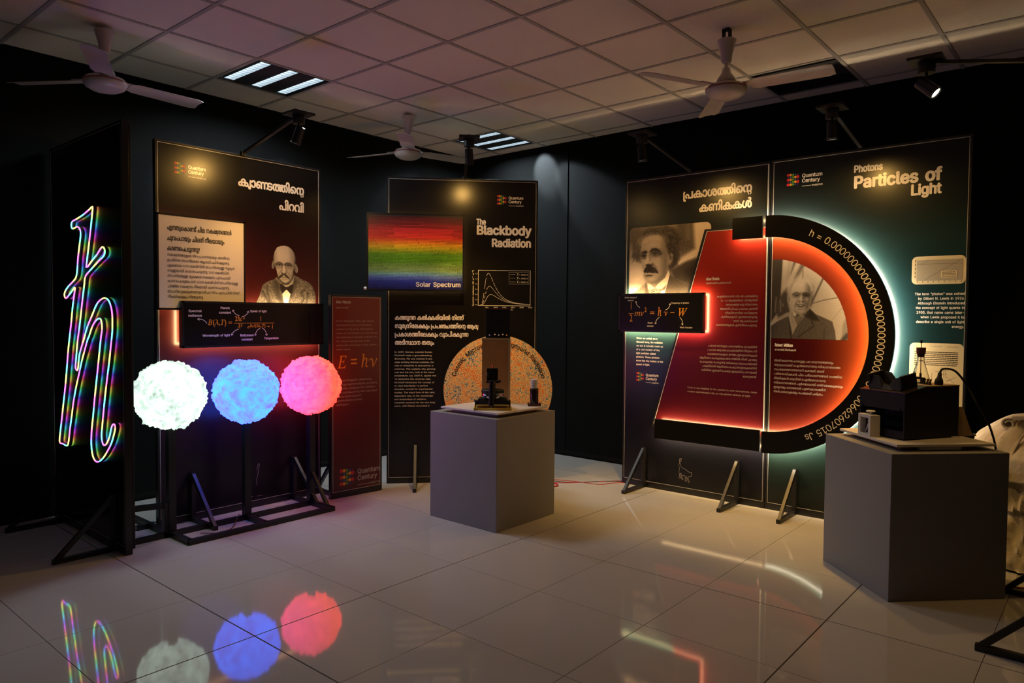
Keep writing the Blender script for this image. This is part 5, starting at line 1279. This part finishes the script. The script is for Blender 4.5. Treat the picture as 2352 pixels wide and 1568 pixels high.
# ---------- ceiling fans
def fan(lab, c, z, a0, exposed):
    t = thing('ceiling_fan', lab, 'fan', (c[0], c[1], z), 0, 'white ceiling fans')
    top = HC-z
    cz = top-.16 if not exposed else top-.20
    obj('canopy', MB().lathe([(.018, cz), (.030, cz+.012), (.034, cz+.05), (.052, cz+.12), (.056, cz+.135), (.050, cz+.14)], n=28), M_FANW, t, True)
    if exposed:
        hk = MB(); hk.box(-.022, -.016, -.02, .02, cz+.13, top); hk.box(.016, .022, -.02, .02, cz+.13, top); hk.box(-.022, .022, -.02, .02, top-.006, top); obj('hook_bracket', hk, M_DARK, t)
    obj('down_rod', MB().cyl((0, 0, .09), (0, 0, cz+.02), .011, n=14), M_FANW, t)
    obj('coupling', MB().lathe([(.060, .045), (.050, .075), (.028, .105), (.022, .135), (.014, .14)], n=24), M_FANW, t, True)
    obj('motor', MB().lathe([(.02, -.045), (.075, -.040), (.108, -.022), (.120, .0), (.118, .012), (.106, .030), (.060, .046), (.02, .05)], n=40), M_FANW, t, True)
    obj('motor_band', MB().lathe([(.1205, .006), (.1215, .010), (.1195, .016)], n=40), M_FANT, t)
    for k in range(3):
        a = math.radians(a0)+k*2*PI/3; R = Matrix.Rotation(a, 4, 'Z') @ Matrix.Rotation(math.radians(-12), 4, 'X')
        bl = MB(); n = 12; vs = []
        for i in range(n+1):
            x = .145+.455*i/n; w0 = .058+.010*i/n; e = (1-(1-(i/n-.9)/.1*0)**2)
            if i == n: w0 *= .80
            if i == 0: w0 *= .75
            for y, dz in ((-w0, -.004), (0, .004), (w0, -.002)): vs.append((x, y, .022+dz))
            for y, dz in ((-w0, -.007), (0, .001), (w0, -.005)): vs.append((x, y, .022+dz))
        fs = []
        for i in range(n):
            o = i*6; q = o+6
            for u_, v_ in ((0, 1), (1, 2)): fs += [(o+u_, o+v_, q+v_, q+u_), (o+3+v_, o+3+u_, q+3+u_, q+3+v_)]
            fs += [(o, q, q+3, o+3), (o+2, o+5, q+5, q+2)]
        fs += [(0, 3, 4, 1), (1, 4, 5, 2), (6*n, 6*n+1, 6*n+4, 6*n+3), (6*n+1, 6*n+2, 6*n+5, 6*n+4)]
        bl.add(vs, fs); o = autosmooth(obj('blade', bl, M_FANW, t), 50); o.matrix_local = R
        iron = MB(); iron.box(.085, .20, -.022, .022, .026, .031); io = obj('blade_iron', iron, M_FANW, t); io.matrix_local = R
    return t
fan('white three-blade ceiling fan above the neon sign panel', (.978, .925), 2.765, -26, False)
fan('small distant white ceiling fan near the far corner', (.991, 3.317), 2.765, -44, False)
fan('white ceiling fan on a long rod beside the dark ceiling opening', (3.835, 3.318), 2.74, 5, True)

# ---------- spotlights on arms
M_LENS = mat('warm lamp lens', (.9,.9,.9), .3, emit=(1.0,.86,.66), estr=9.0, vary=(30,.05))
def spot(lab, base, plate, aim, beam=BEAM_W, spill=SPILL_W, cone=62):
    base = Vector(base); plate = Vector(plate); aim = Vector(aim)
    t = thing('arm_spotlight', lab, 'spotlight', (plate.x, plate.y, plate.z), 0, 'spotlights on arms')
    d = base-plate; dn = Vector((d.x, d.y, 0)).normalized()
    obj('arm', MB().bar(d, dn*.02+Vector((0, 0, -.012)), .022, .016), M_BLACKMET, t)
    obj('arm_clamp', MB().bar(d+Vector((0, 0, .012)), d+Vector((0, 0, -.02)), .035, .03), M_BLACKMET, t)
    pt = obj('mount_plate', MB().bevbox(-.075, .075, -.075, .075, -.007, .007, .001), M_BLACKMET, t); pt.rotation_euler = (0, 0, math.atan2(dn.y, dn.x))
    obj('bolt', MB().cyl((0, 0, .007), (0, 0, .026), .009, n=8), M_BLACKMET, t)
    obj('driver_can', MB().cyl((0, 0, -.062), (0, 0, -.007), .038, n=24), M_BLACKMET, t)
    hc = Vector((0, 0, -.125)); obj('swivel', MB().cyl((0, 0, -.062), hc, .007, n=10), M_BLACKMET, t)
    v = (aim-(plate+hc)).normalized(); hb = hc-v*.045; hf = hc+v*.06
    obj('lamp_head', MB().cyl(hb, hf-v*.004, .029, .031, 24), M_BLACKMET, t)
    obj('lens', MB().cyl(hf-v*.0035, hf-v*.003, .024, n=20), M_LENS, t)
    rim = MB(); up_ = Vector((0, 0, 1)) if abs(v.z) < .9 else Vector((1, 0, 0)); ex_ = v.cross(up_).normalized(); ey_ = v.cross(ex_)
    rim.tube([hf+(ex_*math.cos(2*PI*i/24)+ey_*math.sin(2*PI*i/24))*.029 for i in range(24)], .004, 6, True); obj('lens_rim', rim, M_BLACKMET, t)
    for nm, pw, cn, bl in (('beam_lamp', beam, cone, 1.0), ('spill_lamp', spill, 168, .5)):
        la = bpy.data.lights.new(nm, 'SPOT'); la.energy = pw; la.color = WARM; la.spot_size = math.radians(cn); la.spot_blend = bl; la.shadow_soft_size = .022
        lo = bpy.data.objects.new(nm, la); COL.objects.link(lo); lo.parent = t; lo.location = hf+v*.006
        lo.rotation_euler = v.to_track_quat('-Z', 'Y').to_euler()
    return t
spot('black arm spotlight reaching out over the maroon portrait panel', (.975, 1.815, 2.51), (1.655, 1.815, 2.66), (.962, 1.78, 1.3), BEAM_W*.2)
n_ = Vector((math.sin(AB), -math.cos(AB), 0)); bb0 = Vector((1.092, 3.001, 0))+Vector((math.cos(AB), math.sin(AB), 0))*.632
spot('black arm spotlight standing up in front of the far corner light', bb0+Vector((0, 0, 2.52))-n_*.015, bb0+n_*.64+Vector((0, 0, 2.69)), bb0+Vector((.12, .12, .7)), BEAM_W*.6, SPILL_W*.5)
spot('black arm spotlight over the wild-haired portrait, left of the pair', (3.096, 4.356, 2.52), (3.096, 3.613, 2.66), (3.12, 4.10, 0))
spot('black arm spotlight over the half ring panel, right of the pair', (4.323, 4.356, 2.525), (4.323, 3.726, 2.645), (4.30, 4.10, 0))
spot('lit arm spotlight high at the right edge with its lens visible', (5.56, 3.2, 2.51), (4.918, 3.19, 2.645), (5.575, 3.1, 1.9), BEAM_W*.6)

# ---------- loose things on the floor
def cable(lab, pts, r, m):
    tag(obj('floor_cable', MB().tube(bez([(x, y, max(r, z)) for x, y, z in pts], 48), r, 6), m), lab, 'cable', 'thin cables on the floor')
M_REDW = mat('red wire', (.45,.03,.04), .45, vary=(20,.1)); M_BLKW = mat('black wire', (.02,.02,.022), .45, vary=(20,.1)); M_BLUW = mat('blue wire', (.03,.05,.14), .45, vary=(20,.1))
cable('thin red cable on the floor between plinth and right panel', [(1.9,3.9,0),(2.15,3.98,0),(2.35,4.22,0),(2.55,4.42,0),(2.9,4.5,0)], .003, M_REDW)
cable('second red cable crossing beside the black one on the floor', [(1.95,4.0,0),(2.2,4.1,0),(2.42,4.15,0),(2.5,4.3,0),(2.75,4.5,0)], .003, M_REDW)
cable('thin black cable on the floor behind the middle plinth', [(1.85,3.95,0),(2.2,4.05,0),(2.5,4.36,0),(3.0,4.45,0)], .003, M_BLKW)
cable('red looped lead on the floor beside the middle plinth', [(2.0,3.6,0),(2.12,3.72,0),(2.2,3.86,0),(2.12,3.93,0),(1.98,3.9,0)], .006, M_REDW)
cable('dark red wire trailing from the lamp stand frame', [(1.3,1.33,.01),(1.36,1.42,0),(1.33,1.52,0),(1.24,1.6,.02),(1.21,1.64,.05)], .003, mat('dark red wire', (.10,.02,.02), .45, vary=(20,.1)))
cable('blue cable on the floor behind the neon panel', [(.75,1.0,0),(.7,1.15,0),(.85,1.28,0),(.9,1.5,0)], .004, M_BLUW)
cable('red cable on the floor at the right edge behind the plinth', [(5.05,3.72,0),(5.2,3.66,0),(5.35,3.72,0),(5.5,3.9,0)], .004, M_REDW)
t = thing('yellow_block', 'small bright yellow block on the floor beside the middle plinth', 'block', (1.775, 3.055, 0), math.radians(42))
obj('block_body', MB().bevbox(-.03, .045, -.03, .03, 0, .035, .002), M_YELLOW, t); obj('block_lid', MB().bevbox(-.028, .043, -.028, .028, .035, .042, .001), M_YELLOW, t)

bpy.data.objects.remove(_tob); bpy.data.curves.remove(_tcu); bpy.data.scenes.remove(_tsc)
